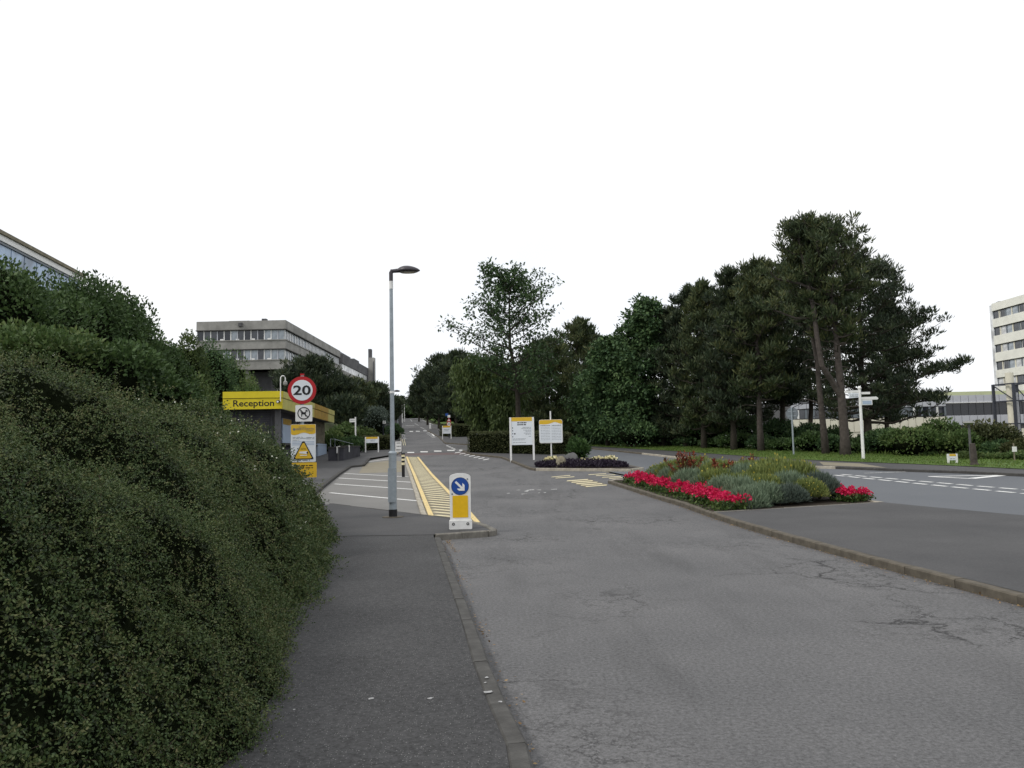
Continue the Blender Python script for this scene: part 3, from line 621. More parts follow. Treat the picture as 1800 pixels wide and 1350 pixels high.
dog = [(-.055, -.07), (-.04, -.07), (-.032, -.02), (.02, -.018), (.03, -.065), (.045, -.065), (.042, -.0), (.05, .04), (.085, .045), (.088, .06), (.06, .075), (.05, .09), (.04, .075), (.03, .03), (-.04, .025), (-.07, .055), (-.075, .05), (-.055, .005)]
MB().prism([(xo+x, zz+z-.005) for x, z in dog], -.0235, -.021).build('dog_symbol', 'black', pl)
# camera notice board
xL, xR_, zT, zB = (512-531)*k, (554.5-531)*k, AT(533, 746, d).z-z0, AT(533, 812, d).z-z0
cb = MB().prism(rrect(xL, xR_, zB, zT, .02), -.018, 0).build('notice_board', 'whiteplate', t)
hh = zT-zB; xm = (xL+xR_)/2; wv_ = [(xL+.004, zT-.26*hh)] + [(xL+(xR_-xL)*i/12, zT-hh*(.27 - .045*math.exp(-((i-7)/2.6)**2) + .012*math.sin(i*.9))) for i in range(1, 12)] + [(xR_-.004, zT-.24*hh), (xR_-.004, zT-.02), (xR_-.02, zT-.004), (xL+.02, zT-.004), (xL+.004, zT-.02)]
hd = MB().prism(wv_, -.021, -.017).build('yellow_header', 'yellowplate', cb)
lettering('ABERYSTWYTH', xm+.03, zT-.125*hh, -.023, .40, .045, 'greyback', hd); lettering('PRIFYSGOL', xm-.02, zT-.07*hh, -.023, .15, .018, 'greyback', hd); lettering('UNIVERSITY', xm+.13, zT-.175*hh, -.023, .15, .018, 'greyback', hd)
MB().prism(disc(.028, 12, xL+.07, zT-.13*hh), -.0225, -.02).build('crest', 'greyback', hd)
textlines([(xL+.04, xR_-.28, zT-.34*hh, .008), (xL+.04, xR_-.2, zT-.37*hh, .006), (xR_-.2, xR_-.03, zT-.35*hh, .008), (xR_-.2, xR_-.03, zT-.385*hh, .006), (xL+.04, xL+.18, zT-.42*hh, .006)], -.019, 'greyback', cb, 3)
for i, zf in enumerate((.46, .5, .54)): MB().box(xL+.03, xR_-.03, -.0205, -.017, zT-zf*hh-.010, zT-zf*hh+.004).build('blue_stripe', 'paleblue', cb)
def rtri(cx, z0_, w_, h_): return [(cx-w_/2, z0_), (cx-w_/2+.02, z0_-.018), (cx+w_/2-.02, z0_-.018), (cx+w_/2, z0_), (cx+.02, z0_+h_), (cx-.02, z0_+h_)]
tr = MB().prism(rtri(xm+.005, zB+.09*hh, .43, .46*hh), -.025, -.018).build('warning_triangle', 'black', cb)
MB().prism(rtri(xm+.005, zB+.115*hh, .355, .385*hh), -.029, -.024).build('triangle_face', 'yellowplate', tr)
lettering('CCTV', xm, zB+.345*hh, -.031, .11, .03, 'black', tr)
MB().prism([(xm-.085, zB+.235*hh), (xm-.075, zB+.275*hh), (xm+.09, zB+.285*hh), (xm+.105, zB+.25*hh), (xm+.08, zB+.205*hh)][::-1], -.034, -.028).build('camera_symbol', 'whitepaint', tr)
MB().prism([(xm+.085, zB+.28*hh), (xm+.11, zB+.25*hh), (xm+.085, zB+.21*hh), (xm+.07, zB+.245*hh)], -.037, -.033).build('camera_lens', 'black', tr)
MB().box(xm-.07, xm+.08, -.034, -.028, zB+.165*hh, zB+.185*hh).build('camera_bracket', 'whitepaint', tr)
textlines([(xm-.14, xm+.14, zB+.045*hh, .012)], -.019, 'black', cb, 5)
lb = MB().prism(rrect(xL+.02, xR_+.02, zB-.34, zB-.012, .015), -.018, 0).build('yellow_plate', 'yellowplate', t)
textlines([(xL+.08, xR_-.05, zB-.08, .02), (xL+.12, xR_-.06, zB-.13, .02)], -.018, 'black', lb, 6)
# --- two-post campus signs
def two_post(label, g, wid, tot, panel, head, big=False, name='campus_sign', rz=0, matp='whiteplate', headmat='yellowplate', lines=()):
    t = thing(name, label, 'sign', g, rz, CY); p = max(.035, wid*.042)
    for s in (-1, 1): MB().box(s*wid/2-p, s*wid/2+p, -p, p, -.2, tot).build('post', 'whitepaint', t)
    pn = MB().box(-wid/2+p+.002, wid/2-p-.002, -.025, .025, tot-panel, tot-.004).build('panel', matp, t)
    MB().box(-wid/2+p+.006, wid/2-p-.006, -.032, -.024, tot-head, tot-.008).build('yellow_header', headmat, pn)
    if lines: textlines(lines, -.026, 'black' if big else 'greyback', pn, 11)
    return t, pn
def GP(px, py): g = G(px, py); return Vector((g.x, g.y, g.z+.1))
g = GP(918.5, 812); k = g.y/FPX; W, H = 40*k, 75*k
t, pn = two_post('tall white two post board with amber header and small print in front of the hedge', g, W, H, 48.5*k, 7*k, rz=-.02)
textlines([(-.24, .26, H-.30, .055), (-.24, .26, H-.405, .055)], -.026, 'black', pn, 2)
textlines([(.05, W/2-.12, H-.55, .022), (-.02, W/2-.12, H-.61, .02), (.08, W/2-.12, H-.70, .02), (.2, W/2-.12, H-.76, .02), (.1, W/2-.12, H-.86, .02), (.2, W/2-.12, H-.92, .02), (.36, W/2-.12, H-1.04, .02), (-W/2+.12, .2, H-1.16, .02), (-W/2+.12, .14, H-1.22, .02), (-W/2+.12, .24, H-1.36, .02)], -.026, 'greyback', pn, 4)
for i, z in enumerate((.57, .72, .88, 1.04)): MB().box(-W/2+.10, -W/2+.14, -.03, -.024, H-z-.03, H-z+.03).build('arrow_mark', 'steeldark', pn)
MB().box(-W/2+.19, -W/2+.27, -.03, -.024, H-.92, H-.85).build('symbol', 'steeldark', pn)
g = GP(969.5, 806); k = g.y/FPX
t = thing('notice_sign', 'round cornered white notice with wavy amber header on a single white pole', 'sign', g, -.03, CY)
MB().tube([(0, .045, -.2), (0, .045, 80*k)], .042, 12).build('pole', 'whitepaint', t)
zt, zb = 65*k, 24*k; hw = 20.5*k
pn = MB().prism(rrect(-hw, hw, zb, zt, .1), -.02, 0).build('panel', 'whitepaint', t)
MB().prism(rrect(-hw+.045, hw-.045, zb+.045, zt-.25, .06), -.026, -.019).build('print_area', 'whiteplate', pn)
wv_ = [(-hw+.015, zt-.27)] + [(-hw+2*hw*i/14, zt-.25 + .09*math.exp(-((i-9.5)/2.4)**2) - .02*math.sin(i*.5)) for i in range(1, 14)] + [(hw-.015, zt-.24), (hw-.015, zt-.1), (hw-.045, zt-.04), (hw-.1, zt-.015), (-hw+.1, zt-.015), (-hw+.045, zt-.04), (-hw+.015, zt-.1)]
MB().prism(wv_, -.027, -.019).build('amber_header', 'yellowplate', pn)
textlines([(-hw+.08, -.04, zt-.34, .03), (.06, hw-.08, zt-.33, .03)], -.027, 'black', pn, 7)
textlines([r for i in range(9) for r in ((-hw+.09, -.04, zt-.43-.09*i, .016), (.04, hw-.09, zt-.43-.09*i, .016))], -.027, 'greyback', pn, 8)
g = GP(654, 797.5); k = g.y/FPX
two_post('small white two post sign with yellow header beside the low hedge past reception', g, 22.5*k, 27*k, 9.6*k+.04, 3.6*k, lines=[(-.1, .28, 22*k-.02, .03), (-.1, .2, 20*k-.02, .03)])
g = GP(785.5, 773.5); k = g.y/FPX
two_post('far white two post sign with yellow header in front of the square clipped hedge', g, 15*k, 23.5*k, 14*k, 3.2*k, lines=[(-.3, .3, 17*k, .04), (-.3, .2, 14.5*k, .04)])
g = G(1675, 819.5); g.z += .12; k = g.y/FPX
two_post('small white two post sign with amber strip on the grass before the right-hand shrubs', g, 14.5*k, 16.5*k, 11*k, 4*k, lines=[(-.1, .1, 8*k, .02)])
# --- A board
g = GP(700.5, 799.5); k = g.y/FPX
t = thing('pavement_board', 'white pavement board with three lines of black print beside the lamp column', 'sign', g, .05)
for s in (-1, 1): MB().box(s*.2-.02, s*.2+.02, -.02, .02, -.02, .12).build('foot', 'black', t)
pn = MB().box(-.215, .215, -.02, .02, .10, .82).build('panel', 'whitepaint', t)
fr = MB()
for a in ((-.24, -.215, -.025, .025, .08, .84), (.215, .24, -.025, .025, .08, .84), (-.215, .215, -.025, .025, .82, .84), (-.215, .215, -.025, .025, .08, .10)): fr.box(*a)
fr.build('frame', 'black', t); textlines([(-.12, .16, .70, .05), (-.12, .16, .48, .05), (-.14, .16, .24, .07)], -.021, 'black', pn, 12)
# --- fingerposts
g = G(1518, 811); g.z += .12; k = g.y/FPX; H = 122*k
t = thing('fingerpost', 'white fingerpost with two pairs of arms on the grass beside the forked pine', 'signpost', g, 0, 'fingerposts')
MB().tube([(0, 0, -.2), (0, 0, H)], [.075, .06], 12).build('post', 'whitepaint', t)
MB().tube([(0, 0, H), (0, 0, H+.05), (0, 0, H+.12), (0, 0, H+.15)], [.07, .09, .06, .01], 12).build('finial', 'whitepaint', t)
def arm(name, pts, mat='whitepaint'): return MB().prism(pts, -.02, .02).build(name, mat, t)
Z = lambda py: (811-py)*k
arm('arm', [(-.72, Z(693)), (-.7, Z(691)), (-.06, Z(690.5)), (-.06, Z(695.2)), (-.7, Z(695.2))][::-1])
arm('arm', [(-.52, Z(695.6)), (-.06, Z(695.6)), (-.06, Z(703.5)), (-.52, Z(704.5))][::-1], 'whiteplate')
arm('arm', [(.06, Z(694)), (.48, Z(694)), (.48, Z(698)), (.06, Z(698))][::-1])
arm('arm', [(.06, Z(703)), (.76, Z(702.5)), (.86, Z(705.5)), (.8, Z(707.8)), (.06, Z(707.6))][::-1])
a1 = arm('arm', [(.06, Z(708)), (.56, Z(708)), (.56, Z(717)), (.06, Z(717))][::-1])
MB().box(.1, .52, -.026, -.019, Z(716), Z(709.5)).build('print_panel', 'paleblue', a1)
textlines([(-.46, -.1, Z(699), .03), (-.46, -.1, Z(702), .03)], -.021, 'greyback', t, 14)
d = 60; a = AT(625, 760, d); z0 = gzf(a.x, d); H = AT(624, 733, d).z-z0; k = d/FPX
t = thing('fingerpost', 'white fingerpost with one arm rising behind the shrubs past reception', 'signpost', (a.x, d, z0), 0, 'fingerposts')
MB().tube([(0, 0, -.2), (0, 0, H)], .055, 10).build('post', 'whitepaint', t)
ar = MB().prism([(-10.5*k, H-3*k), (-10.5*k, H-9*k), (-.05, H-9*k), (-.05, H-3*k)], -.02, .02).build('arm', 'whitepaint', t)
textlines([(-9*k, -1.5*k, H-5.6*k, .04)], -.021, 'greyback', ar, 15)
# --- reverse of a round sign on a grey post
g = G(1395.5, 803.5); g.z += .12; k = g.y/FPX; H = 83*k; zc = 72*k
t = thing('round_sign', 'grey back of a round road sign on a grey post at the verge', 'road sign', g, -.7)
MB().tube([(0, 0, -.2), (0, 0, H)], .045, 12).build('post', 'galv', t)
dk = MB().prism(disc(.33, 32, 0, zc), .05, .065).build('disc', 'greyback', t); MB().prism(disc(.328, 32, 0, zc), .066, .07).build('sign_face', 'blue', dk)
for s in (-.12, .12): MB().box(-.2, .2, .03, .05, zc+s-.02, zc+s+.02).build('bracket', 'galv', t)
# --- small signs on posts
d = 75; a = AT(673.5, 765, d); z0 = gzf(a.x, d); H = AT(674, 739, d).z-z0; k = d/FPX
t = thing('small_sign', 'small white square sign with dark arrow on a thin post below the dark trees', 'sign', (a.x, d, z0), 0)
MB().tube([(0, 0, -.2), (0, 0, H)], .03, 8).build('post', 'steeldark', t)
pn = MB().box(-.02, 5*k, -.05, -.03, H-5.6*k, H-.4*k).build('plate', 'whitepaint', t); MB().box(1.2*k, 3.8*k, -.056, -.049, H-3.6*k, H-2.6*k).build('arrow', 'black', pn)
d = 34; a = AT(1784, 815, d); z0 = gzf(a.x, d); H = AT(1782, 781, d).z-z0; k = d/FPX
t = thing('small_sign', 'pale square plate on a thin post near the steel flue frame', 'sign', (a.x, d, z0+.05), 0)
MB().tube([(0, 0, -.2), (0, 0, H)], .03, 8).build('post', 'stone', t)
MB().box(-4*k, 4*k, -.05, -.03, H-15*k, H-6*k).build('plate', 'whitepaint', t)
d = 87; a = AT(789.5, 770, d); z0 = float(T(d)); k = d/FPX; H = AT(789, 727, d).z-z0
t = thing('sign_post', 'post of stacked road signs with triangle and roundel behind the square hedge', 'road sign', (a.x, d, z0))
MB().tube([(0, .05, -.2), (0, .05, H)], .05, 10).build('post', 'steeldark', t)
MB().box(-6*k, -1.2*k, -.02, 0, H-4*k, H+.5*k).build('blue_plate', 'blue', t)
MB().box(-2.2*k, 2.6*k, -.03, -.005, H-7*k, H-2.6*k).build('white_plate', 'whitepaint', t)
tr = MB().prism([(-4*k, H-14*k), (4.2*k, H-14*k), (.1*k, H-7.2*k)], -.03, 0).build('triangle_sign', 'red', t); MB().prism([(-2.4*k, H-13.2*k), (2.6*k, H-13.2*k), (.1*k, H-9*k)], -.035, -.029).build('triangle_face', 'whitepaint', tr); MB().box(-.3*k, .5*k, -.04, -.034, H-12.6*k, H-10.4*k).build('symbol', 'black', tr)
dk = MB().prism(disc(4*k, 24, 0, H-18.3*k), -.03, 0).build('roundel', 'red', t); MB().prism(disc(3*k, 24, 0, H-18.3*k), -.035, -.029).build('roundel_face', 'whitepaint', dk); lettering('20', 0, H-18.3*k, -.037, 4*k, 2.4*k, 'black', dk, 'number', .02)
# --- timber stump post on the right verge
g = G(1713, 823); g.z += .1; k = g.y/FPX
t = thing('timber_post', 'thick weathered timber post standing before the shrubs on the grass', 'post', g)
MB().tube([(0, 0, -.2), (0, 0, 20*k), (-.02, 0, 38*k), (-.02, 0, 39*k)], [.13, .12, .10, .07], 10).build('shaft', 'bark', t)
MB().tube([(0, 0, -.05), (0, 0, .12)], [.2, .135], 10).build('root_flare', 'bark', t)
# --- flagpoles near the crest
for i, (px, pt, pb, d) in enumerate(((697.5, 703, 727, 150), (702.3, 706, 727, 158), (707, 709.5, 728.5, 166), (711, 712, 729.5, 174))):
    a = AT(px, pb, d); z0 = gzf(a.x, d); H = AT(px, pt, d).z-z0
    t = thing('flagpole', 'bare white flagpole, one of a row beside the road near the crest', 'flagpole', (a.x, d, z0), 0, 'flagpoles near the crest')
    MB().tube([(0, 0, -.3), (0, 0, H)], [.11, .07], 8).build('pole', 'whitepaint', t); MB().tube([(0, 0, H), (0, 0, H+.15)], [.12, .05], 8).build('finial', 'whitepaint', t)

# ================================================================== THINGS: buildings
def boxes(name, mat, parent, *bx):
    mb = MB()
    for b in bx: mb.box(*b)
    return mb.build(name, mat, parent)
# --- reception
d0, d1 = 38.0, 57.0
c0, c1 = AT(496, 700, d0), AT(587, 730, d1); zg = float(T(d0))+.1
Lr = math.dist((c0.x, c0.y), (c1.x, c1.y)); Wf = 2.75
rec = thing('reception_building', 'low dark brick kiosk with deep yellow fascia lettered Reception', 'building', (c0.x, d0, zg), math.atan2(-(c1.x-c0.x), c1.y-c0.y))
zt, zm, zb = (AT(495, q, d0).z-zg for q in (687.5, 699.5, 718.5))
boxes('fascia_upper', 'fascia', rec, (-Wf, .0, -.06, .1, zm+.015, zt)); ff = boxes('fascia_lower', 'fascia', rec, (-Wf, 0, -.03, .1, zb, zm-.012))
boxes('fascia_groove', 'black', rec, (-Wf+.02, -.02, .0, .09, zm-.012, zm+.015), (-.09, -.01, .1, Lr, zm-.012, zm+.015))
ya, yb = 9.8, 15.9
for (y0, y1, mt) in ((.1, 3.2, 'fasciapale'), (3.21, 6.5, 'fasciapale'), (6.51, ya, 'fasciapale'), (ya+.01, 12.8, 'fasciaamber'), (12.81, yb, 'fasciaamber'), (yb+.01, Lr, 'fasciapale')):
    boxes('fascia_panel', mt, rec, (-.1, .05, y0, y1, zm+.015, zt)); boxes('fascia_panel', mt, rec, (-.1, .02, y0, y1, zb, zm-.012))
boxes('roof', 'concretedark', rec, (-Wf, -.1, .1, Lr, zt-.12, zt-.05), (-Wf, -.1, .1, Lr, zb+.02, zb+.06), (-Wf, -Wf+.1, .1, Lr, zb, zt-.06))
lettering('Reception', -1.32, (zb+zm)/2-.02, -.034, 1.9, .40, 'black', ff, 'lettering', .014)
boxes('wall', 'brickdark', rec, (-Wf+.15, -.7, .7, .95, -.8, zb+.02), (-.95, -.7, .95, Lr-.2, -.8, zb+.02), (-Wf+.15, -.95, Lr-.45, Lr-.2, -.8, zb+.02), (-Wf+.15, -Wf+.4, .95, Lr-.45, -.8, zb+.02))
for i in range(26): boxes('brick_course', 'concretedark', rec, (-Wf+.3, -.72, .694, .702, .1+i*.11, .112+i*.11))
boxes('recess_shade', 'black', rec, (-.72, -.69, 1.4, 3.2, 0, zb-.3))  # flat black sheet painted in place of the shade inside a recess
zp0, zp1 = AT(503, 779, 43).z-zg, AT(503, 737, 43).z-zg
po = boxes('poster_panel', 'paleblue', rec, (-.7, -.64, 3.6, 6.0, zp0, zp1))
boxes('poster_header', 'fasciaamber', po, (-.645, -.635, 3.62, 5.98, zp1-.32, zp1-.01))
boxes('ledge', 'kerbdark', rec, (-.7, -.5, 3.4, Lr-.2, zp0-.12, zp0-.03))
for i in range(9):
    y = 14.6+i*.5; boxes('slat', 'stone', rec, (-.69, -.6, y, y+.14, zp0-.02, zb-.02))
boxes('window_pane', 'glassdark', rec, (-.705, -.692, 6.4, 14.2, zp0, zb-.35)); boxes('window_pane', 'glassdark', rec, (-.705, -.692, 14.5, Lr-.3, zp0, zb-.05))
for y in (8.3, 10.3, 12.3): boxes('mullion', 'steeldark', rec, (-.692, -.66, y, y+.1, zp0, zb-.35))
zq0, zq1 = AT(566, 806, 54).z-zg, AT(566, 780, 54).z-zg
boxes('pale_blue_panel', 'paleblue', rec, (-.6, -.5, 14.8, Lr-.1, zq0, zq1)); boxes('panel_frame', 'black', rec, (-.66, -.601, 14.5, Lr, zq0-.15, zq1+.06))
boxes('corner_column', 'concretedark', rec, (-.4, -.15, .3, .5, -.5, zb+.02))
# swan neck lamp on the fascia
zl0, zl1 = AT(494, 706, d0).z-zg, AT(494, 661, d0).z-zg
ln_ = [(.0, -.09, zl0), (.0, -.09, zl1-.12)] + [(.11-.11*math.cos(R_(a)), -.09, zl1-.12+.12*math.sin(R_(a))) for a in range(20, 181, 20)] + [(.22, -.09, zl1-.26)]
MB().tube([(x-.06, y, z) for x, y, z in ln_], .026, 8).build('swan_neck', 'whitepaint', rec)
MB().tube([(.16, -.09, zl1-.24), (.16, -.09, zl1-.30), (.16, -.09, zl1-.42), (.16, -.09, zl1-.47)], [.04, .1, .1, .04], 12).build('lamp_globe', 'lens', rec)
cm = MB().tube([(-.17, -.03, zm-.17), (-.17, -.2, zm-.19)], .075, 12).build('floodlight', 'black', rec); MB().tube([(-.17, -.2, zm-.19), (-.17, -.215, zm-.19)], .05, 12).build('floodlight_lens', 'whitepaint', cm)
# dark wall with rails beside reception
d = 46.5; a, b = AT(577, 800, d), AT(604, 800, d); z0 = float(T(d))+.1; zt_ = AT(590, 786, d).z-z0
t = thing('brick_wall', 'dark brick step wall with pale handrails beyond the reception kiosk', 'wall', (a.x, d, z0)); wl = b.x-a.x
boxes('wall_face', 'brickdark', t, (0, wl, 0, .3, -.3, zt_-.05), (wl-.3, wl, .301, 5, -.2, zt_+.02)); boxes('coping', 'kerbdark', t, (-.02, wl+.04, -.04, .33, zt_-.05, zt_+.03), (wl-.33, wl+.04, .331, 5, zt_+.02, zt_+.09))
boxes('pilaster', 'concretedark', t, (wl*.62, wl*.72, -.09, -.002, -.3, zt_-.06))
rl = MB(); rl.tube([(.1, .15, zt_), (.1, .15, zt_+.48), (.36, .15, zt_+.48), (.36, .15, zt_)], .025, 6).build('handrail', 'galv', t)
MB().tube([(.36, .15, zt_+.46), (wl-.05, 3, zt_+.2)], .02, 6).build('handrail', 'galv', t)
MB().tube([(wl*.6, -.12, zt_-.35), (wl*.6, -.12, zt_+.02), (wl*.8, -.12, zt_+.04)], .035, 6).build('grab_rail', 'whitepaint', t)
MB().tube([(wl+.12, 1, zt_-.3), (wl+.12, 1, zt_+.1)], .035, 6).build('grab_rail', 'whitepaint', t)
# --- concrete teaching block, left
D = 125.0; K = lambda px, py: AT(px, py, D)
cr = K(502, 600); cl = K(345, 600); z0 = gzf(cr.x, D)-1
blk = thing('concrete_block', 'long grey concrete campus block with two bands of windows above dark stilts', 'building', (cr.x, D, 0), .0)
Wb = cr.x-cl.x; LB = 40.0
zz = [K(500, q).z for q in (562.5, 578, 597.5, 612.5, 632.5, 648.5)]
boxes('parapet', 'concrete', blk, (-Wb, 0, 0, LB, zz[1], zz[0])); boxes('spandrel', 'concrete', blk, (-Wb, 0, 0, LB, zz[3], zz[2])); boxes('spandrel', 'concrete', blk, (-Wb, -.0, .0, LB, zz[5], zz[4]))
for i in (1, 2, 3, 4): boxes('ledge', 'kerbdark' if i % 2 else 'concrete', blk, (-Wb-.1, .12, -.12, LB+.1, zz[i]-.12 + (.0 if i % 2 else .1), zz[i]+.02 + (.0 if i % 2 else .1)))
pr_ = random.Random(5)
pane_me = {}
def pane(parent, x0, x1, y0, y1, z0_, z1_, mat, name='window_pane'):
    key = (round(x1-x0, 3), round(y1-y0, 3), round(z1_-z0_, 3), mat)
    if key not in pane_me:
        mb = MB().box(0, x1-x0, 0, y1-y0, 0, z1_-z0_); me = bpy.data.meshes.new(name); me.from_pydata(mb.v, [], mb.f); me.materials.append(M[mat]); pane_me[key] = me
    return link(name, pane_me[key], None, parent, (x0, y0, z0_))
for za, zb_ in ((zz[2]+.12, zz[1]-.1), (zz[4]+.12, zz[3]-.1)):
    n = 13; wv_ = (Wb-.3)/n
    for i in range(n):
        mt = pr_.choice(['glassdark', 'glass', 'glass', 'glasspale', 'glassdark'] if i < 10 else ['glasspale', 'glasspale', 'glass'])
        pane(blk, -Wb+.15+i*wv_, -Wb+.15+i*wv_+wv_-.14, .25, .31, za, zb_, mt)
    for i in range(n+1):
        pane(blk, -Wb+.15+i*wv_-.14, -Wb+.15+i*wv_, .16, .30, za, zb_, 'whitepaint' if i % 3 else 'panelgrey', 'mullion')
    for i in range(5): pane(blk, -Wb+1.2+i*2.5, -Wb+1.2+i*2.5+.5, .215, .245, za, za+.25, 'whitepaint', 'sill_paper')
    n = 40; wv_ = (LB-.4)/n
    for i in range(n):
        mt = pr_.choice(['glassbright', 'glassbright', 'glassbright', 'glasspale']); pane(blk, -.31, -.25, .3+i*wv_, .3+i*wv_+wv_-.16, za, zb_, mt); pane(blk, -.26, -.2, .3+i*wv_-.16, .3+i*wv_, za, zb_, 'greyback', 'mullion')  # side panes: pale colour stands in for reflected sky
boxes('core', 'concretedark', blk, (-Wb+.5, -.45, .4, LB-.4, z0, zz[0]-.3)) if False else boxes('core', 'concretedark', blk, (-Wb+.6, -.6, .6, LB-.4, zz[5], zz[1]))
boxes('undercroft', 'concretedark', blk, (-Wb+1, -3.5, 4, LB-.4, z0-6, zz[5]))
for i in range(3): boxes('stilt', 'concrete', blk, (-1.6-i*5, -.9-i*5, .5, 1.2, z0-6, zz[5]))
boxes('roof_unit', 'concrete', blk, (-Wb+4.1, -Wb+7.4, 3, 9, zz[0], zz[0]+.55)); boxes('roof_unit', 'concretedark', blk, (-3.9, -3.2, .3, 1.2, zz[0], zz[0]+.35)); boxes('spout', 'concretedark', blk, (-Wb+6.7, -Wb+7.3, -.25, -.02, zz[1]+.5, zz[1]+1.1))
# roofline steps up the hill: rear wing
D2 = D+LB+1
z2t, z2b, z2c = AT(640, 651, 190).z, AT(640, 661, 190).z, AT(640, 668, 190).z
wing = thing('concrete_wing', 'farther concrete wing with pale roof edge continuing the grey block uphill', 'building', (cr.x, D2, 0))
zr = zz[0]-.5; LW = 36
boxes('parapet', 'concretedark', wing, (-Wb, .3, 0, LW, zr-2.0, zr)); boxes('pale_band', 'glassbright', wing, (-Wb, .1, .05, LW, zr-3.3, zr-2.0)); boxes('spandrel', 'concrete', wing, (-Wb, .15, .02, LW, zr-5.2, zr-3.3)); boxes('pale_band', 'glassbright', wing, (-Wb, .1, .05, LW, zr-7.2, zr-5.2)); boxes('wall', 'concretedark', wing, (-Wb, .12, .1, LW-.2, 4, zr-7.2)); boxes('roof_rail', 'steeldark', wing, (-1, -.9, .5, 14, zr, zr+.9)); boxes('roof_unit', 'concretedark', wing, (-3, -.5, 16, 22, zr, zr+.9))
t = thing('chimney_slab', 'pair of tall narrow concrete slabs rising at the end of the grey wing', 'tower', (AT(651, 660, 196).x, 196, 0)); k = 196/FPX
zT1, zT2 = AT(651, 612, 196).z, AT(651, 629, 196).z
boxes('dark_slab', 'concretedark', t, (-5.5*k, -.2*k, 1.5, 3, 0, zT1)); boxes('pale_slab', 'concrete', t, (-3*k, 7.5*k, -.6, 1.4, 0, zT2)); boxes('corner_fin', 'steeldark', t, (6.3*k, 7.4*k, -.9, -.61, 0, zT2-1))
# --- blue glazed building over the bank, top left
bl = thing('glazed_building', 'pale blue glazed building with white roof edge above the evergreen bank', 'building', (0, 0, 0))
p0, p1 = AT(-130, 338, 50), AT(132, 476.5, 72)
u_ = (Vector((p1.x, p1.y, 0))-Vector((p0.x, p0.y, 0))); Lb = u_.length+1.5; bl.location = (p0.x, p0.y, 0); bl.rotation_euler = (0, 0, math.atan2(-u_.x, u_.y)); zr = (p0.z+p1.z)/2
sl = p1.z-p0.z
def zs(y): return p0.z+sl*y/u_.length
def slope(name, mat, x0, x1, za, zb_, y0, y1):
    mb = MB(); mb.add([(x0, y0, zs(y0)+za), (x1, y0, zs(y0)+za), (x1, y1, zs(y1)+za), (x0, y1, zs(y1)+za), (x0, y0, zs(y0)+zb_), (x1, y0, zs(y0)+zb_), (x1, y1, zs(y1)+zb_), (x0, y1, zs(y1)+zb_)], [(0, 3, 2, 1), (4, 5, 6, 7), (0, 1, 5, 4), (1, 2, 6, 5), (2, 3, 7, 6), (3, 0, 4, 7)]); return mb.build(name, mat, bl)
slope('roof_edge', 'stone', -8, .35, -.28, 0, -2, Lb); slope('gutter', 'whitepaint', -7.8, .2, -.75, -.285, -2, Lb); slope('eaves_trim', 'greyback', -7.8, .12, -.95, -.755, -2, Lb)
for i in range(12):
    y0 = -1.5+i*(Lb+1)/12; slope('window_pane', 'glassblue', -.3, 0, -5.5, -.96, y0, y0+(Lb+1)/12-.12)
slope('wall', 'paleblue', -7.5, -.31, -9, -.96, -1.5, Lb-.5)
# --- cream tower, right
D = 140.0; cT = AT(1747, 600, D)
tw = thing('office_tower', 'tall cream panelled tower with five bands of windows at the right', 'building', (cT.x, D, 0), 0)
dirv = Vector((.03, -1, 0)); tw.rotation_euler = (0, 0, math.atan2(dirv.y, dirv.x))    # local +x runs along the wall towards us
zc_ = lambda q: AT(1747, q, D).z
LT = 40.0
bands = [(534, 547.3), (561.5, 576), (591, 606.5), (620.5, 636), (651, 664.5), (680, 770)]
for i, (q0, q1) in enumerate(bands): boxes('spandrel', 'towercream', tw, (0, LT, 0, 16, zc_(q1), zc_(q0)))
wins = [(547.3, 561.5), (576, 591), (606.5, 620.5), (636, 651), (664.5, 680)]
for q0, q1 in wins:
    za, zb_ = zc_(q1), zc_(q0); boxes('window_head', 'kerbdark', tw, (.0, LT, .1, .3, zb_-.12, zb_))
    n = 24; wv_ = LT/n
    for i in range(n):
        pane(tw, .1+i*wv_, .1+i*wv_+wv_-.25, .3, .36, za, zb_-.12, pr_.choice(['glass', 'glasspale', 'glassbright', 'glass', 'glasspale']))
        pane(tw, .1+i*wv_-.25, .1+i*wv_, .22, .36, za, zb_-.12, 'panelcream' if i % 2 else 'greyback', 'mullion')
        if i % 3 == 1: pane(tw, .1+i*wv_+.25, .1+i*wv_+.30, .2, .26, za+.1, zb_-.3, 'whitepaint', 'opening_light')
boxes('corner_fin', 'glassbright', tw, (-.9, -.002, .2, 1.4, -5, zc_(536))); boxes('core', 'concretedark', tw, (.05, LT-.05, .4, 15.9, -5, zc_(548))); boxes('roof_kerb', 'concretedark', tw, (.6, 1.6, .5, 1.5, zc_(534), zc_(532)))
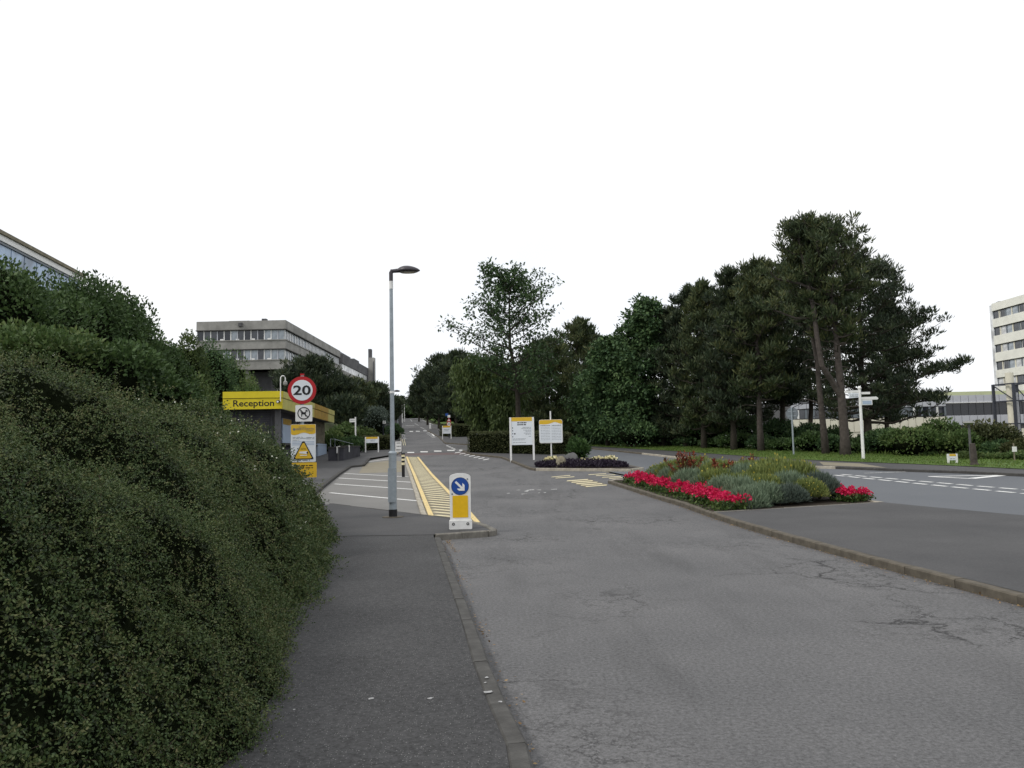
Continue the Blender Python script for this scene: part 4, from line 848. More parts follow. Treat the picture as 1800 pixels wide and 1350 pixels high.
# --- low panelled building, right
D = 108.0
lo_ = thing('panelled_building', 'low grey panelled building with dark window band and pale green roof', 'building', (0, D, 0), 0)
zq = lambda q: AT(1700, q+.0, D).z
xa, xm_, xb = AT(1390, 700, D).x, AT(1662, 700, D).x, AT(1960, 700, D).x
n = 22; wv_ = (xb-xm_)/n
for i in range(n):
    pane(lo_, xm_+i*wv_, xm_+i*wv_+wv_-.06, 0, .2, zq(707), zq(694.5), 'panelgrey', 'cladding_panel'); pane(lo_, xm_+i*wv_, xm_+i*wv_+wv_-.06, 0, .2, zq(747), zq(730), 'panelgrey', 'cladding_panel')
    pane(lo_, xm_+i*wv_, xm_+i*wv_+wv_-.06, .18, .25, zq(729.5), zq(708), 'glassdark')
n = 20; wv_ = (xm_-xa)/n
for i in range(n):
    pane(lo_, xa+i*wv_, xa+i*wv_+wv_-.06, -.02, .2, zq(755), zq(731.5), 'panelcream', 'cladding_panel'); pane(lo_, xa+i*wv_, xa+i*wv_+wv_-.06, -.02, .2, zq(713), zq(702), 'panelgrey', 'cladding_panel')
    pane(lo_, xa+i*wv_, xa+i*wv_+wv_-.25, .1, .2, zq(730), zq(714), pr_.choice(['glass', 'greyback', 'glassdark']), 'window_pane'); pane(lo_, xa+i*wv_+wv_-.25, xa+i*wv_+wv_, .04, .2, zq(730), zq(714), 'whitepaint' if i % 3 == 0 else 'greyback', 'mullion')
boxes('core', 'concretedark', lo_, (xa, xb, .26, 18, -6, zq(695.5))); boxes('window_head', 'whitepaint', lo_, (xm_-.5, xb, -.12, .17, zq(708.2), zq(707.1)))
boxes('green_roof', 'greenroof', lo_, (AT(1680, 700, D).x, xb, 8, 17, zq(695.5), zq(682))); boxes('green_roof', 'greenroof', lo_, (AT(1610, 700, D).x, AT(1682, 700, D).x, 7.5, 16, zq(695.5), zq(688))); boxes('vent', 'panelgrey', lo_, (AT(1697, 700, D).x, AT(1703, 700, D).x, 9, 9.5, zq(682), zq(674)))
boxes('wall', 'panelcream', lo_, (xa, xb, .1, .25, -6, zq(755)))
# --- flue and steel frame
D = 98.0; a = AT(1780, 700, D); k = D/FPX
fl = thing('flue_frame', 'white flue pipe inside a dark braced steel frame before the panelled building', 'flue', (a.x, D, 0)); zq = lambda q: AT(1780, q, D).z
MB().tube([(-2*k, 2*k, -3), (-2*k, 2*k, zq(655))], 6.6*k, 20).build('flue_pipe', 'panelcream', fl, smooth=False); MB().tube([(8*k, 4*k, -3), (8*k, 4*k, zq(690))], 4*k, 16).build('flue_pipe', 'panelgrey', fl)
for x, y in ((-20*k, 1.5), (-8*k, -1.2), (15*k, -1.2), (22*k, 1.5)): boxes('column', 'steeldark', fl, (x-.14, x+.14, y-.14, y+.14, -3, zq(674)))
for q in (675, 705, 745):
    z = zq(q)
    for (x0, y0, x1, y1) in ((-20*k, 1.5, -8*k, -1.2), (-8*k, -1.2, 15*k, -1.2), (15*k, -1.2, 22*k, 1.5), (-20*k, 1.5, 22*k, 1.5)): MB().tube([(x0, y0, z), (x1, y1, z)], .11, 4).build('beam', 'steeldark', fl)
for (x0, q0, x1, q1) in ((-8*k, 676, 15*k, 704), (-8*k, 704, -20*k, 676)): MB().tube([(x0, -1.2 if x0 > -10*k else 1.5, zq(q0)), (x1, -1.2 if x1 > -10*k else 1.5, zq(q1))], .07, 4).build('brace', 'steeldark', fl)
# --- shelter by the road up the hill
D = 125; a = AT(690, 730, D); b = AT(700.5, 730, D); z0 = float(T(D)); k = D/FPX
t = thing('bus_shelter', 'small dark roadside shelter with white fascia half hidden by the lamp column', 'shelter', (b.x, D, z0))
boxes('wall', 'concretedark', t, (-2.6, -.2, 0, 5, -.3, AT(700, 722, D).z-z0)); boxes('roof', 'steeldark', t, (-2.9, 0, -.3, 5.3, AT(700, 721.9, D).z-z0, AT(700, 719.5, D).z-z0)); boxes('white_fascia', 'whitepaint', t, (-2.7, .02, -.4, -.31, AT(700, 721, D).z-z0, AT(700, 715.5, D).z-z0))
boxes('post', 'galv', t, (-.15, -.05, -.25, -.1, 0, AT(700, 722, D).z-z0))

# ================================================================== VEGETATION
# --- hedge bank: cotoneaster
def bank_prof(s, y):
    s = np.maximum(s, 0); e = np.clip((19.8-y)/4.0, 0, 1)**.5
    Hh = np.interp(y, [0, 6, 9, 12, 15, 18, 20], [2.55, 2.5, 2.38, 2.18, 2.04, 1.9, 1.8]); sc_ = np.interp(y, [8, 14], [1.15, .72])
    return e*(Hh*(1-np.exp(-((s+.02)/sc_)**1.12)) + .06*np.maximum(s-3, 0))
def bank_xyz(s, y):
    ov = .10*wav(y, y*.3, 2.1, 3) + .05*wav(y, s, 6, 4)
    x = XL(y) - s + np.interp(y, [3, 7, 13], [.17, .02, -.19]) + ov*np.exp(-s/1.0)
    amp = np.clip(s/.5, .25, 1)
    z = T(y) + .03 + bank_prof(s, y) + amp*(.20*wav(x, y, 1.5, 11) + .22*wav(x, y, 3.6, 12) + .10*wav(x, y, 9, 13) - .03 - .75*np.abs(wav(x*1.0, y*.8, 3.0, 21))**1.2 + .25*np.abs(wav(x, y, 6.0, 22)))*np.sqrt(np.clip((20-y)/4, .05, 1))
    return np.stack([x, y+0*s, np.maximum(z, T(y)+.02)], -1)
cot = thing('cotoneaster_hedge', 'sprawling dark olive cotoneaster bank spilling onto the near pavement', 'hedge', (0, 0, 0))
sv = np.concatenate([np.linspace(0, 3, 40), np.linspace(3.2, 8, 14)]); yv_ = np.linspace(-3, 20.2, 110); S, YY = np.meshgrid(sv, yv_)
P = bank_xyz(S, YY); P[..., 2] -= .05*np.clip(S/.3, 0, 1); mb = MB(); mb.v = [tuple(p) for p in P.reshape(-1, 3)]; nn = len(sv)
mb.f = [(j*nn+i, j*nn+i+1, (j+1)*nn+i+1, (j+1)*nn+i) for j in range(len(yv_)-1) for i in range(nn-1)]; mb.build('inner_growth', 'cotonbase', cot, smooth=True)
n0 = 260000
y = rng.uniform(.2, 20, n0); s = rng.uniform(0, 1, n0)**1.3*6.5
x = XL(y)-s; dist = np.sqrt(x*x+y*y); keep = (rng.uniform(0, 1, n0) < np.clip((6.0/dist)**1.7, .10, 1)) & (x > -1.0*y-1.2)
y, s = y[keep], s[keep]
slope_ = np.hypot(1, np.gradient(bank_prof(np.linspace(0, 7, 200), np.full(200, 8.)), 7/199)); pk = slope_/slope_.max()
k2 = rng.uniform(0, 1, len(s)) < np.interp(s, np.linspace(0, 7, 200), np.clip(pk*1.2, 0, 1)); y, s = y[k2], s[k2]
nf = min(56000, len(y)); FB = bank_xyz(s[:nf], y[:nf]); fsc = np.clip(np.linalg.norm(FB, axis=1)/7, .8, 2.2)
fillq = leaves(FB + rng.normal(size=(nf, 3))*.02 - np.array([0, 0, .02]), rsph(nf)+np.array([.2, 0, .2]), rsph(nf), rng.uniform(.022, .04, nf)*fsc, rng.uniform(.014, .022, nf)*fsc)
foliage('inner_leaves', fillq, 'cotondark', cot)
e = .03
def bank_nrm(s, y):
    B = bank_xyz(s, y); q = unit(np.cross(bank_xyz(s, y+e)-B, bank_xyz(s+e, y)-B)); return B, q*np.sign(q[:, 2:3]+1e-6)
# arching plumes: each a branch with short leafy side shoots
npl = min(3900, len(y)); py_, ps_ = y[:npl], s[:npl]
PB, PN = bank_nrm(ps_, py_); pd = np.linalg.norm(PB, axis=1)
tang = rng.normal(size=(npl, 3))*.8 + np.array([.7, -.5, -.35]); tang = unit(tang - PN*(tang*PN).sum(1, keepdims=True))
pl_ = rng.uniform(.30, .75, npl)*np.clip(pd/8, .8, 1.5); ph_ = rng.uniform(.05, .20, npl)*np.clip(pd/8, .8, 1.3); shoots = 17
pi = np.repeat(np.arange(npl), shoots); n = len(pi); f = rng.uniform(0, 1, n); lat = rng.normal(size=n)*.055*np.clip(pd[pi]/8, .8, 1.6)
sd_ = np.cross(tang, PN)[pi]
base = PB[pi] - PN[pi]*.05 + tang[pi]*((f-.4)*pl_[pi])[:, None] + PN[pi]*(ph_[pi]*np.sin(np.pi*(.15+.7*f))*(1-np.minimum(np.abs(lat)*5, .8)))[:, None] + sd_*lat[:, None]
dd = np.linalg.norm(base, axis=1); sc = np.clip(dd/7.0, .85, 2.2); nrm = PN[pi]
ax = unit(tang[pi]*.8 + nrm*.35 + sd_*np.sign(lat)[:, None]*.5 + rng.normal(size=(n, 3))*.3 + np.array([0, 0, .1])); ln = rng.uniform(.05, .14, n)*np.clip(sc, 1, 1.5)
tips = base + ax*ln[:, None]; B0 = base; y = base[:, 1]
m = 7; Q = []
for j in range(m):
    f_ = (j+1)/m; c = base*(1-f_)+tips*f_; la = unit(ax*.5 + rng.normal(size=(n, 3))); Q.append(leaves(c, la, unit(nrm*.8+rng.normal(size=(n, 3))), rng.uniform(.014, .023, n)*sc, rng.uniform(.009, .013, n)*sc))
foliage('foliage', np.concatenate(Q), 'coton', cot, np.tile(rng.uniform(0, 1, npl)[pi], m))
pick = rng.choice(n, 9000, replace=False); wd = .0022*sc[pick]; foliage('twigs', leaves(base[pick], ax[pick], rsph(9000), ln[pick]*1.05, wd*1.6), 'twig', cot)
fl_ = np.where((dd > 9) & (B0[:, 2] > .6) & (y > 10))[0]; fl_ = rng.choice(fl_, 420, replace=False)
Q = [leaves(tips[fl_]+rng.normal(size=(420, 3))*.02, rsph(420), rsph(420), .03, .026) for _ in range(2)]
foliage('flowers', np.concatenate(Q), 'flower', cot)
for (px, py0, py1, d) in ((398, 1035, 985, 8.4), (405, 1030, 990, 8.5), (418, 960, 930, 9.2), (392, 1010, 1002, 8.2), (186, 960, 944, 7.0)):
    a, b = AT(px, py0, d), AT(px+4, py1, d); MB().tube([a, a.lerp(b, .6)+Vector((.01, 0, .01)), b+Vector((.02, 0, 0))], [.004, .003, .002], 4).build('dry_stalk', 'stalk', cot)

# --- shrubs
def shrub(name, label, cat, group, x, y, ztop, rx, mat, leaf=.06, n=6000, ry=None, zb=None, lobes=16, wid=.55, spiky=0, bark='twig', core=.72, sink=.15):
    z0 = gzf(x, y) if zb is None else zb
    ry = ry or rx; H = max(ztop-z0, .15); t = thing(name, label, cat, (x, y, z0), 0, group)
    ct = np.array([0, 0, H*.45]); R3 = np.array([rx, ry, H*.55])
    u = rsph(lobes); u[:, 2] = np.abs(u[:, 2])*.95-.18; u = unit(u); lc = ct+u*R3*.66; lr = rng.uniform(.34, .5, lobes)[:, None]*R3
    lc = np.vstack([lc, ct[None]]); lr = np.vstack([lr, (R3*.82)[None]])
    wts = np.r_[np.ones(lobes), 3.]; wts /= wts.sum()
    li = rng.choice(lobes+1, n, p=wts); v = rsph(n); v[:, 2] = np.where(rng.uniform(0, 1, n) < .75, np.abs(v[:, 2]), v[:, 2])
    c = lc[li] + v*lr[li]*rng.uniform(.8, 1.08, (n, 1))
    ax = unit(v*(1.0+spiky) + rng.normal(size=(n, 3))*.7 + np.array([0, 0, .35+spiky])); l = rng.uniform(.7, 1.35, n)*leaf
    ok = c[:, 2] > -.02; Q = leaves(c[ok], ax[ok], (v+rng.normal(size=(n, 3))*.8)[ok], l[ok], l[ok]*wid)
    foliage('foliage', Q, mat, t, rng.uniform(0, 1, lobes+1)[li][ok])
    mb = MB(); nu, nv = 7, 12
    for i in range(nu+1):
        ph = math.pi*(i/nu)-math.pi/2
        for j in range(nv): a = 2*math.pi*j/nv; q = core*(1+.12*math.sin(3*a+i)); mb.v.append((R3[0]*q*math.cos(ph)*math.cos(a), R3[1]*q*math.cos(ph)*math.sin(a), max(-.1, ct[2]+R3[2]*q*math.sin(ph))))
    mb.f = [(i*nv+j, i*nv+(j+1) % nv, (i+1)*nv+(j+1) % nv, (i+1)*nv+j) for i in range(nu) for j in range(nv)]; mb.build('inner_growth', M['cotonbase'], t, smooth=True)
    st = MB(); r = random.Random(int(abs(x*100)))
    for i in range(5):
        a = r.uniform(0, 6.28); q = r.uniform(.2, .5); st.tube([(.08*math.cos(a), .08*math.sin(a), -.2), (rx*q*math.cos(a), ry*q*math.sin(a), H*.6)], [.02+.012*H, .01], 5)
    st.build('stems', bark, t)
    return t
def shrub_px(name, label, px, py, d, rpx, mat, **kw):
    a = AT(px, py, d); cat = kw.pop('cat', 'shrub'); grp = kw.pop('group', None)
    return shrub(name, label, cat, grp, a.x, d, a.z, rpx*d/FPX, mat, **kw)
EV = 'evergreen shrubs on the bank'
for px, py, d, r, mt, lab in ((-30, 438, 13, 130, 'ever', 'dark evergreen shrub below the blue glazed building, at the picture edge of the bank'), (55, 482, 14.5, 115, 'ever', 'evergreen shrub under the white roof edge of the glazed building'), (138, 482, 17, 88, 'ever', 'tall dark evergreen shrub where the white roof edge disappears'), (195, 508, 18.5, 72, 'ever', 'dark evergreen shrub on the bank just past the glazed building'),
                              (232, 540, 20, 66, 'ever', 'rounded evergreen shrub stepping down towards the concrete block'), (282, 578, 22, 60, 'ever', 'last dark evergreen shrub before the paler bushes on the bank'), (60, 575, 11.5, 125, 'everlight', 'greener shrub at the foot of the dark evergreens above the cotoneaster'), (170, 600, 12.5, 110, 'ever', 'dark shrub just above the cotoneaster under the tallest evergreen'),
                              (262, 650, 15, 85, 'ever', 'low dark shrub between cotoneaster and the rounded evergreen'), (330, 590, 29, 42, 'willow', 'yellow green bush lit behind the last dark evergreen'), (372, 595, 52, 48, 'broad', 'loose airy bush overlapping the corner of the concrete block'), (405, 625, 55, 48, 'everlight', 'green bush in front of the concrete block windows'),
                              (432, 662, 50, 36, 'everlight', 'rounded bush rising just behind the yellow reception roof'), (335, 660, 24, 48, 'everlight', 'mid green bush between the cotoneaster and the reception sign'), (470, 690, 62, 40, 'ever', 'low bush behind the reception roof against the stilts')):
    shrub_px('evergreen_shrub' if mt == 'ever' else 'bank_shrub', lab, px, py, d, r, mt, group=EV, leaf=.055+.0016*d, n=7500, lobes=22)
RS = 'shrubs before the panelled building'
for px, py, d, r, mt, lab in ((1560, 755, 50, 42, 'broad', 'dark green shrub beside the pine trunks at the left end of the right-hand thicket'), (1600, 750, 47, 48, 'everlight', 'broad green shrub before the cream panels of the low building'), (1648, 738, 48, 42, 'everlight', 'tallest green shrub below the white framed window'), (1690, 758, 46, 38, 'everlight', 'green shrub behind the slim post top lamp'),
                              (1735, 742, 46, 50, 'hedge', 'brownish green shrub between the lamp and the steel flue frame'), (1790, 772, 44, 42, 'hedge', 'olive shrub at the foot of the flue frame'), (1752, 776, 40, 34, 'broad', 'bright green shrub before the brownish one'), (1700, 797, 38, 20, 'limeshrub', 'small yellow green bush beside the timber post'), (1745, 800, 38, 30, 'everlight', 'low leafy bush between timber post and thin sign post'),
                              (1655, 795, 42, 32, 'redshrub', 'low reddish shrub behind the small white sign'), (1620, 795, 42, 30, 'ever', 'low dark shrub left of the reddish one'), (1800, 795, 37, 34, 'everlight', 'low green bush behind the thin sign post')):
    shrub_px('garden_shrub', lab, px, py, d*(.84 if d > 43 else .94), r, 'willow' if mt == 'limeshrub' else mt, group=RS, leaf=.14, n=4500, lobes=18)
for px, py, d, r, mt, lab in ((600, 745, 62, 30, 'everlight', 'tall green shrub beyond the step wall with handrails'), (640, 752, 64, 28, 'willow', 'yellow green shrub beneath the single arm fingerpost'), (655, 712, 76, 30, 'santolina', 'round grey green bush below the dark trees past reception'), (585, 760, 58, 25, 'everlight', 'low green shrub against the end of the kiosk'), (620, 768, 58, 24, 'broad', 'low dark green shrub left of the small yellow headed sign'), (690, 745, 84, 18, 'broad', 'dark bush beside the far pavement behind the lamp column')):
    shrub_px('garden_shrub', lab, px, py, d, r, 'lavender' if mt == 'santolina' else mt, group='shrubs past reception', leaf=.16, n=3500)
for px, py, d, r, lab in ((1240, 722, 58, 48, 'dark undergrowth bush left of the pine trunks'), (1300, 730, 57, 42, 'undergrowth bush below the dense pines'), (1365, 738, 55, 40, 'undergrowth bush behind the round sign'), (1420, 745, 53, 38, 'bush between the round sign and the straight pine trunk'), (1467, 752, 52, 28, 'leafy bush between the two big pine trunks'), (1170, 722, 62, 46, 'undergrowth bush beneath the darkest pine'), (1110, 735, 60, 46, 'low leafy bush at the foot of the pale broadleaf tree'), (1530, 765, 52, 30, 'dark bush behind the white fingerpost')):
    d *= .93
    shrub_px('undergrowth_bush', lab, px, py, d, r, 'broad', group='undergrowth under the pines', leaf=.17, n=2600, core=.5)
for px, py, d, r, lab in ((905, 715, 92, 60, 'tall dark bush behind the drooping trees'), (980, 705, 94, 60, 'tall dark bush behind the round cornered notice'), (1050, 705, 96, 60, 'tall dark bush behind the leafy tree at the bend'), (1125, 700, 92, 60, 'tall dark bush behind the pale broadleaf tree'), (1200, 715, 88, 55, 'tall dark bush at the back of the darkest pines'), (860, 700, 130, 45, 'dark bush behind the willow up the hill'), (812, 700, 140, 40, 'dark bush on the right slope up the hill'), (778, 703, 165, 34, 'dark bush near the crest on the right slope'), (752, 706, 190, 26, 'last dark bush on the right slope before the crest'),
                          (716, 712, 232, 24, 'dark bush closing the road beyond the crest'), (742, 712, 228, 24, 'dark bush beyond the crest on the right'), (690, 712, 226, 24, 'dark bush beyond the crest on the left')):
    shrub_px('backdrop_bush', lab, px, py, d, r, 'ever', group='dark bushes behind the trees', leaf=.0042*d, n=2600)
for i, px in enumerate(range(1085, 1545, 42)):
    g = G(px, np.interp(px, [1040, 1180, 1390, 1500, 1600], [783, 789, 800, 804, 808])); d = g.y+2.2
    shrub_px('low_bush', 'low rough bush among the trunks at the back of the verge', px, AT(px, 0, d) and np.interp(i % 3, [0, 1, 2], [766, 772, 760]), d, 26+4*(i % 3), ('broad', 'ever', 'ever')[i % 3], group='rough growth at the back of the verge', leaf=.15, n=1800, core=.6)
# --- clipped hedges
def box_hedge(label, p0, p1, thick, h, mat, n, leaf, zoff=.1):
    a, b = Vector((p0[0], p0[1], 0)), Vector((p1[0], p1[1], 0)); Lh = (b-a).length; u = (b-a)/Lh; nn = Vector((-u.y, u.x, 0))
    z0 = float(T(a.y))+zoff; z1 = float(T(b.y))+zoff
    t = thing('clipped_hedge', label, 'hedge', (a.x, a.y, z0), math.atan2(u.y, u.x), 'clipped hedges')
    f = rng.integers(0, 10, n); s = rng.uniform(0, Lh, n); w_ = rng.uniform(-thick/2, thick/2, n); z = rng.uniform(0, h, n)
    v = np.zeros((n, 3)); top = f < 4; s1 = (f >= 4) & (f < 8); en = f >= 8
    z[top] = h; v[top] = (0, 0, 1); sg = rng.choice([-1, 1], n); w_[s1] = (sg*thick/2)[s1]; v[s1, 1] = sg[s1]; s[en] = np.where(sg[en] > 0, Lh, 0); v[en, 0] = sg[en]
    c = np.column_stack([s, w_, z + (z1-z0)*s/Lh]); c += (v*(.03+.08*wav(s*1.0, w_*2+z*2, 3, 5)[:, None])) + rng.normal(size=(n, 3))*.03
    l = rng.uniform(.7, 1.4, n)*leaf; foliage('foliage', leaves(c, v+rng.normal(size=(n, 3))*.8+np.array([0, 0, .3]), rsph(n), l, l*.55), mat, t)
    mb = MB(); q = .06; mb.add([(q, -thick/2+q, -.1), (Lh-q, -thick/2+q, -.1+z1-z0), (Lh-q, thick/2-q, -.1+z1-z0), (q, thick/2-q, -.1), (q, -thick/2+q, h-q), (Lh-q, -thick/2+q, h-q+z1-z0), (Lh-q, thick/2-q, h-q+z1-z0), (q, thick/2-q, h-q)], [(0, 3, 2, 1), (4, 5, 6, 7), (0, 1, 5, 4), (1, 2, 6, 5), (2, 3, 7, 6), (3, 0, 4, 7)]); mb.build('inner_growth', 'cotonbase', t)
box_hedge('long clipped brown green hedge behind the tall white boards on the median', (-2.35, 54.5), (3.0, 49.0), 1.9, 1.25, 'hedge', 12000, .09)
g = G(773, 771); g2 = G(820, 772.5); box_hedge('square clipped hedge behind the far white sign on the median', (g.x+.5, g.y+6), (AT(819, 770, 88).x, 89.5), 2.2, 1.25, 'hedge', 5000, .13)
box_hedge('low clipped hedge behind the small yellow headed sign', (AT(629, 780, 61).x, 61), (AT(676, 780, 62.5).x, 62.5), 2.0, .95, 'hedge', 4000, .11)

# --- trees
def tree(name, label, x, y, ztop, rad, zcb, kind='pine', mat='pine', group=None, limbs=26, per=6, clump=.5, blades=34, blen=.3, bwid=.055, topx=0., bark='barkdark', r0=None, prof=None, rise=None, dead=0, extra=(), seedv=0, trunk_pts=None, dens=1, topy=0.):
    r = random.Random(int(x*31+y*17)+seedv); z0 = gzf(x, y); H = ztop-z0
    t = thing(name, label, 'tree', (x, y, z0), 0, group); r0 = r0 or (.07+.011*H)
    if trunk_pts is None:
        wob = [(0, 0, -.3)]+[(topx*(i/7)**1.3+r.uniform(-.06, .06)*H*.06*i, topy*i/7+r.uniform(-.06, .06)*H*.06*i, H*.97*i/7) for i in range(1, 8)]
    else: wob = trunk_pts
    def tp(f):
        q = f*(len(wob)-1); i = min(int(q), len(wob)-2); return Vector(wob[i]).lerp(Vector(wob[i+1]), q-i)
    MB().tube(wob, [r0*1.25]+[r0*(1-.88*i/(len(wob)-1)) for i in range(1, len(wob))], 9).build('trunk', bark, t, smooth=True)
    lm = MB(); cen = []; zc = max((zcb-z0)/H, .03)
    prof = prof or (lambda u: (1-u)**.7*.95+.12 if u > .18 else .75+1.2*u)
    rise = rise if rise is not None else (.18 if kind == 'pine' else .55)
    for i in range(limbs):
        u = ((i+r.uniform(.1, .9))/limbs); f = zc+(1-zc)*u*.97; st = tp(f*.985); az = i*2.399+r.uniform(-.4, .4); ll = rad*prof(u)*r.uniform(.72, 1.12)
        rs = rise*r.uniform(.3, 1.5) + (.5*u if kind != 'pine' else .35*u)
        pts = []; dx, dy = math.cos(az), math.sin(az)
        for q in (0, .35, .7, 1.0):
            pts.append(st + Vector((dx*ll*q + r.uniform(-.05, .05)*ll*q, dy*ll*q + r.uniform(-.05, .05)*ll*q, ll*rs*(q*.6+.4*q*q) - (.10*ll*math.sin(q*3.1) if kind == 'pine' else 0))))
        rb = r0*(.16+.26*(1-f)); lm.tube(pts, [rb, rb*.7, rb*.4, rb*.15], 5, cap=False)
        for j in range(per):
            q = .28+.72*((j+r.uniform(.2, 1))/per); k = min(int(q*3), 2); sizes = (0, .35, .7, 1.0); q = min(q, 1.0)
            i3 = 0 if q < .35 else (1 if q < .7 else 2); p = pts[i3].lerp(pts[i3+1], (q-sizes[i3])/(sizes[i3+1]-sizes[i3]))
            sp = ll*.26*(1.15-q*.5); c = p+Vector((r.uniform(-sp, sp), r.uniform(-sp, sp), r.uniform(-.25, .45)*sp+(.12 if kind == 'pine' else .2*sp)))
            cen.append((c, (.75+.5*r.random())*clump)); lm.tube([p, c], [rb*.22+.008, .006], 3, cap=False)
    for i in range(8):
        p = tp(1-.04*i*r.random()); cen.append((p+Vector((r.uniform(-.3, .3), r.uniform(-.3, .3), r.uniform(-.2, .25)))*clump*1.2, clump*.8))
    for i in range(dead):
        f = r.uniform(.22, zc+.1); st = tp(f); az = r.uniform(0, 6.28); ll = rad*r.uniform(.25, .8); e_ = st+Vector((math.cos(az)*ll, math.sin(az)*ll, r.uniform(-.25, .3)*ll)); m_ = st.lerp(e_, .55)+Vector((0, 0, .1*ll)); lm.tube([st, m_, e_], [.04, .025, .008], 4, cap=False)
        for j in range(3):
            b_ = m_.lerp(e_, r.random()); lm.tube([b_, b_+Vector((r.uniform(-.5, .5), r.uniform(-.5, .5), r.uniform(-.3, .4)))*ll*.5], [.014, .005], 3, cap=False)
    for ex in extra:
        pts, cl = ex[:2]; r1 = ex[2] if len(ex) > 2 else r0*.35; r2 = ex[3] if len(ex) > 3 else .02      # named long limbs with foliage along their outer part
        pts = [Vector(p) for p in pts]; lm.tube(pts, [r1+(r2-r1)*i_/(len(pts)-1) for i_ in range(len(pts))], 8, cap=False)
        for j in range(cl):
            q = (j/cl)**.7; qq = (.35+.65*q)*(len(pts)-1); i3 = min(int(qq), len(pts)-2); p = pts[i3].lerp(pts[i3+1], qq-i3)
            c = p+Vector((r.uniform(-.5, .5), r.uniform(-.7, .7), r.uniform(-.15, .5))); cen.append((c, clump*r.uniform(.75, 1.2))); lm.tube([p, c], [.02, .006], 3, cap=False)
    lm.build('branches', bark, t)
    cc = np.array([tuple(c) for c, _ in cen]); cr_ = np.array([q for _, q in cen]); nb = max(6, int(blades*dens)); idx = np.repeat(np.arange(len(cc)), nb); n = len(idx)
    v = rsph(n)
    if kind == 'pine':
        v[:, 2] = v[:, 2]*.8+.15; c = cc[idx]+v*cr_[idx][:, None]*np.array([.9, .9, .75])*rng.uniform(.15, .85, (n, 1))
        ax = unit(v*np.array([.9, .9, .6])+np.array([0, 0, .95])+rng.normal(size=(n, 3))*.35); l = rng.uniform(.65, 1.25, n)*blen; Q = leaves(c, ax, rsph(n), l, bwid*rng.uniform(.8, 1.3, n))
    elif kind == 'willow':
        c = cc[idx]+v*cr_[idx][:, None]*np.array([.8, .8, 1.2]); ax = unit(np.array([0, 0, -1.])+rng.normal(size=(n, 3))*.45); l = rng.uniform(.7, 1.4, n)*blen; Q = leaves(c, ax, rsph(n), l, bwid*rng.uniform(.8, 1.3, n))
    else:
        c = cc[idx]+v*cr_[idx][:, None]*np.array([1, 1, .7])*rng.uniform(.5, 1.05, (n, 1)); ax = unit(v*.6+rng.normal(size=(n, 3))*.8+np.array([0, 0, -.15])); nr = unit(np.array([0, 0, 1.2])+v*.6+rng.normal(size=(n, 3))*.6); l = rng.uniform(.7, 1.35, n)*blen; Q = leaves(c, ax, nr, l, bwid*rng.uniform(.8, 1.3, n))
    foliage('crown', Q, mat, t, rng.uniform(0, 1, len(cc))[idx])
    return t
def tree_px(name, label, px, d, pt, hw, pb, kind='pine', mat='pine', toppx=None, **kw):
    a = AT(px, 790, d); tz = AT(toppx or px, pt, d); bz = AT(px, pb, d).z
    return tree(name, label, a.x, d, tz.z, hw*d/FPX, bz, kind, mat, topx=tz.x-a.x, **kw)
GP_ = 'pines along the right verge'
cone = lambda u: .55+.9*u if u < .4 else .95-.75*((u-.4)/.6)**1.5
dome = lambda u: .6+.8*u if u < .5 else (1.0-((u-.5)/.5)**2.2*.75)
# the forked pine
d = 41.0; a = AT(1487, 805, d); z0 = gzf(a.x, d); k = d/FPX; q = lambda px, py, dy=0: tuple(AT(px, py, d)+Vector((-a.x, dy-d, -z0)))
tree('forked_pine', 'tall forked pine with two bare grey brown stems and a high domed crown', a.x, d, AT(1420, 376, d).z, 2.15, AT(1420, 590, d).z, 'pine', 'pine', GP_, limbs=50, per=8, clump=.46, blades=46, blen=.27, bwid=.062, r0=.27, prof=dome, dead=26, bark='bark', topx=0,
     trunk_pts=[(0, 0, -.3), q(1485, 770), q(1480, 705), q(1474, 640), q(1467, 560), q(1455, 480, .2), q(1440, 430, .2), q(1422, 392, .2)],
     extra=(([q(1480, 700), q(1462, 672, -.1), q(1441, 645, -.3), q(1433, 600, -.3), q(1428, 545, -.2)], 0, .17, .12), ([q(1428, 545, -.2), q(1420, 500), q(1410, 450), q(1402, 405)], 14, .12, .04), ([q(1455, 480), q(1475, 460), q(1488, 430), q(1492, 415)], 9, .07), ([q(1462, 520), q(1410, 500), q(1365, 490), q(1345, 470)], 14, .08), ([q(1466, 560), q(1400, 560), q(1360, 545), q(1340, 530)], 12, .07), ([q(1458, 505), q(1490, 510), q(1520, 505)], 9, .07), ([q(1445, 440), q(1475, 410), q(1490, 395)], 8, .05), ([q(1430, 410), q(1395, 400), q(1372, 420)], 9, .05)))
d = 42.5; tree_px('tall_pine', 'straight slender pine trunk close to the forked pine', 1452, d, 405, 52, 560, mat='pine', toppx=1408, limbs=38, per=8, clump=.46, blades=44, blen=.27, bwid=.062, r0=.19, prof=dome, dead=16, bark='bark', group=GP_)
d = 45.0; a = AT(1527, 800, d); z0 = gzf(a.x, d); q = lambda px, py, dy=0: tuple(AT(px, py, d)+Vector((-a.x, dy-d, -z0)))
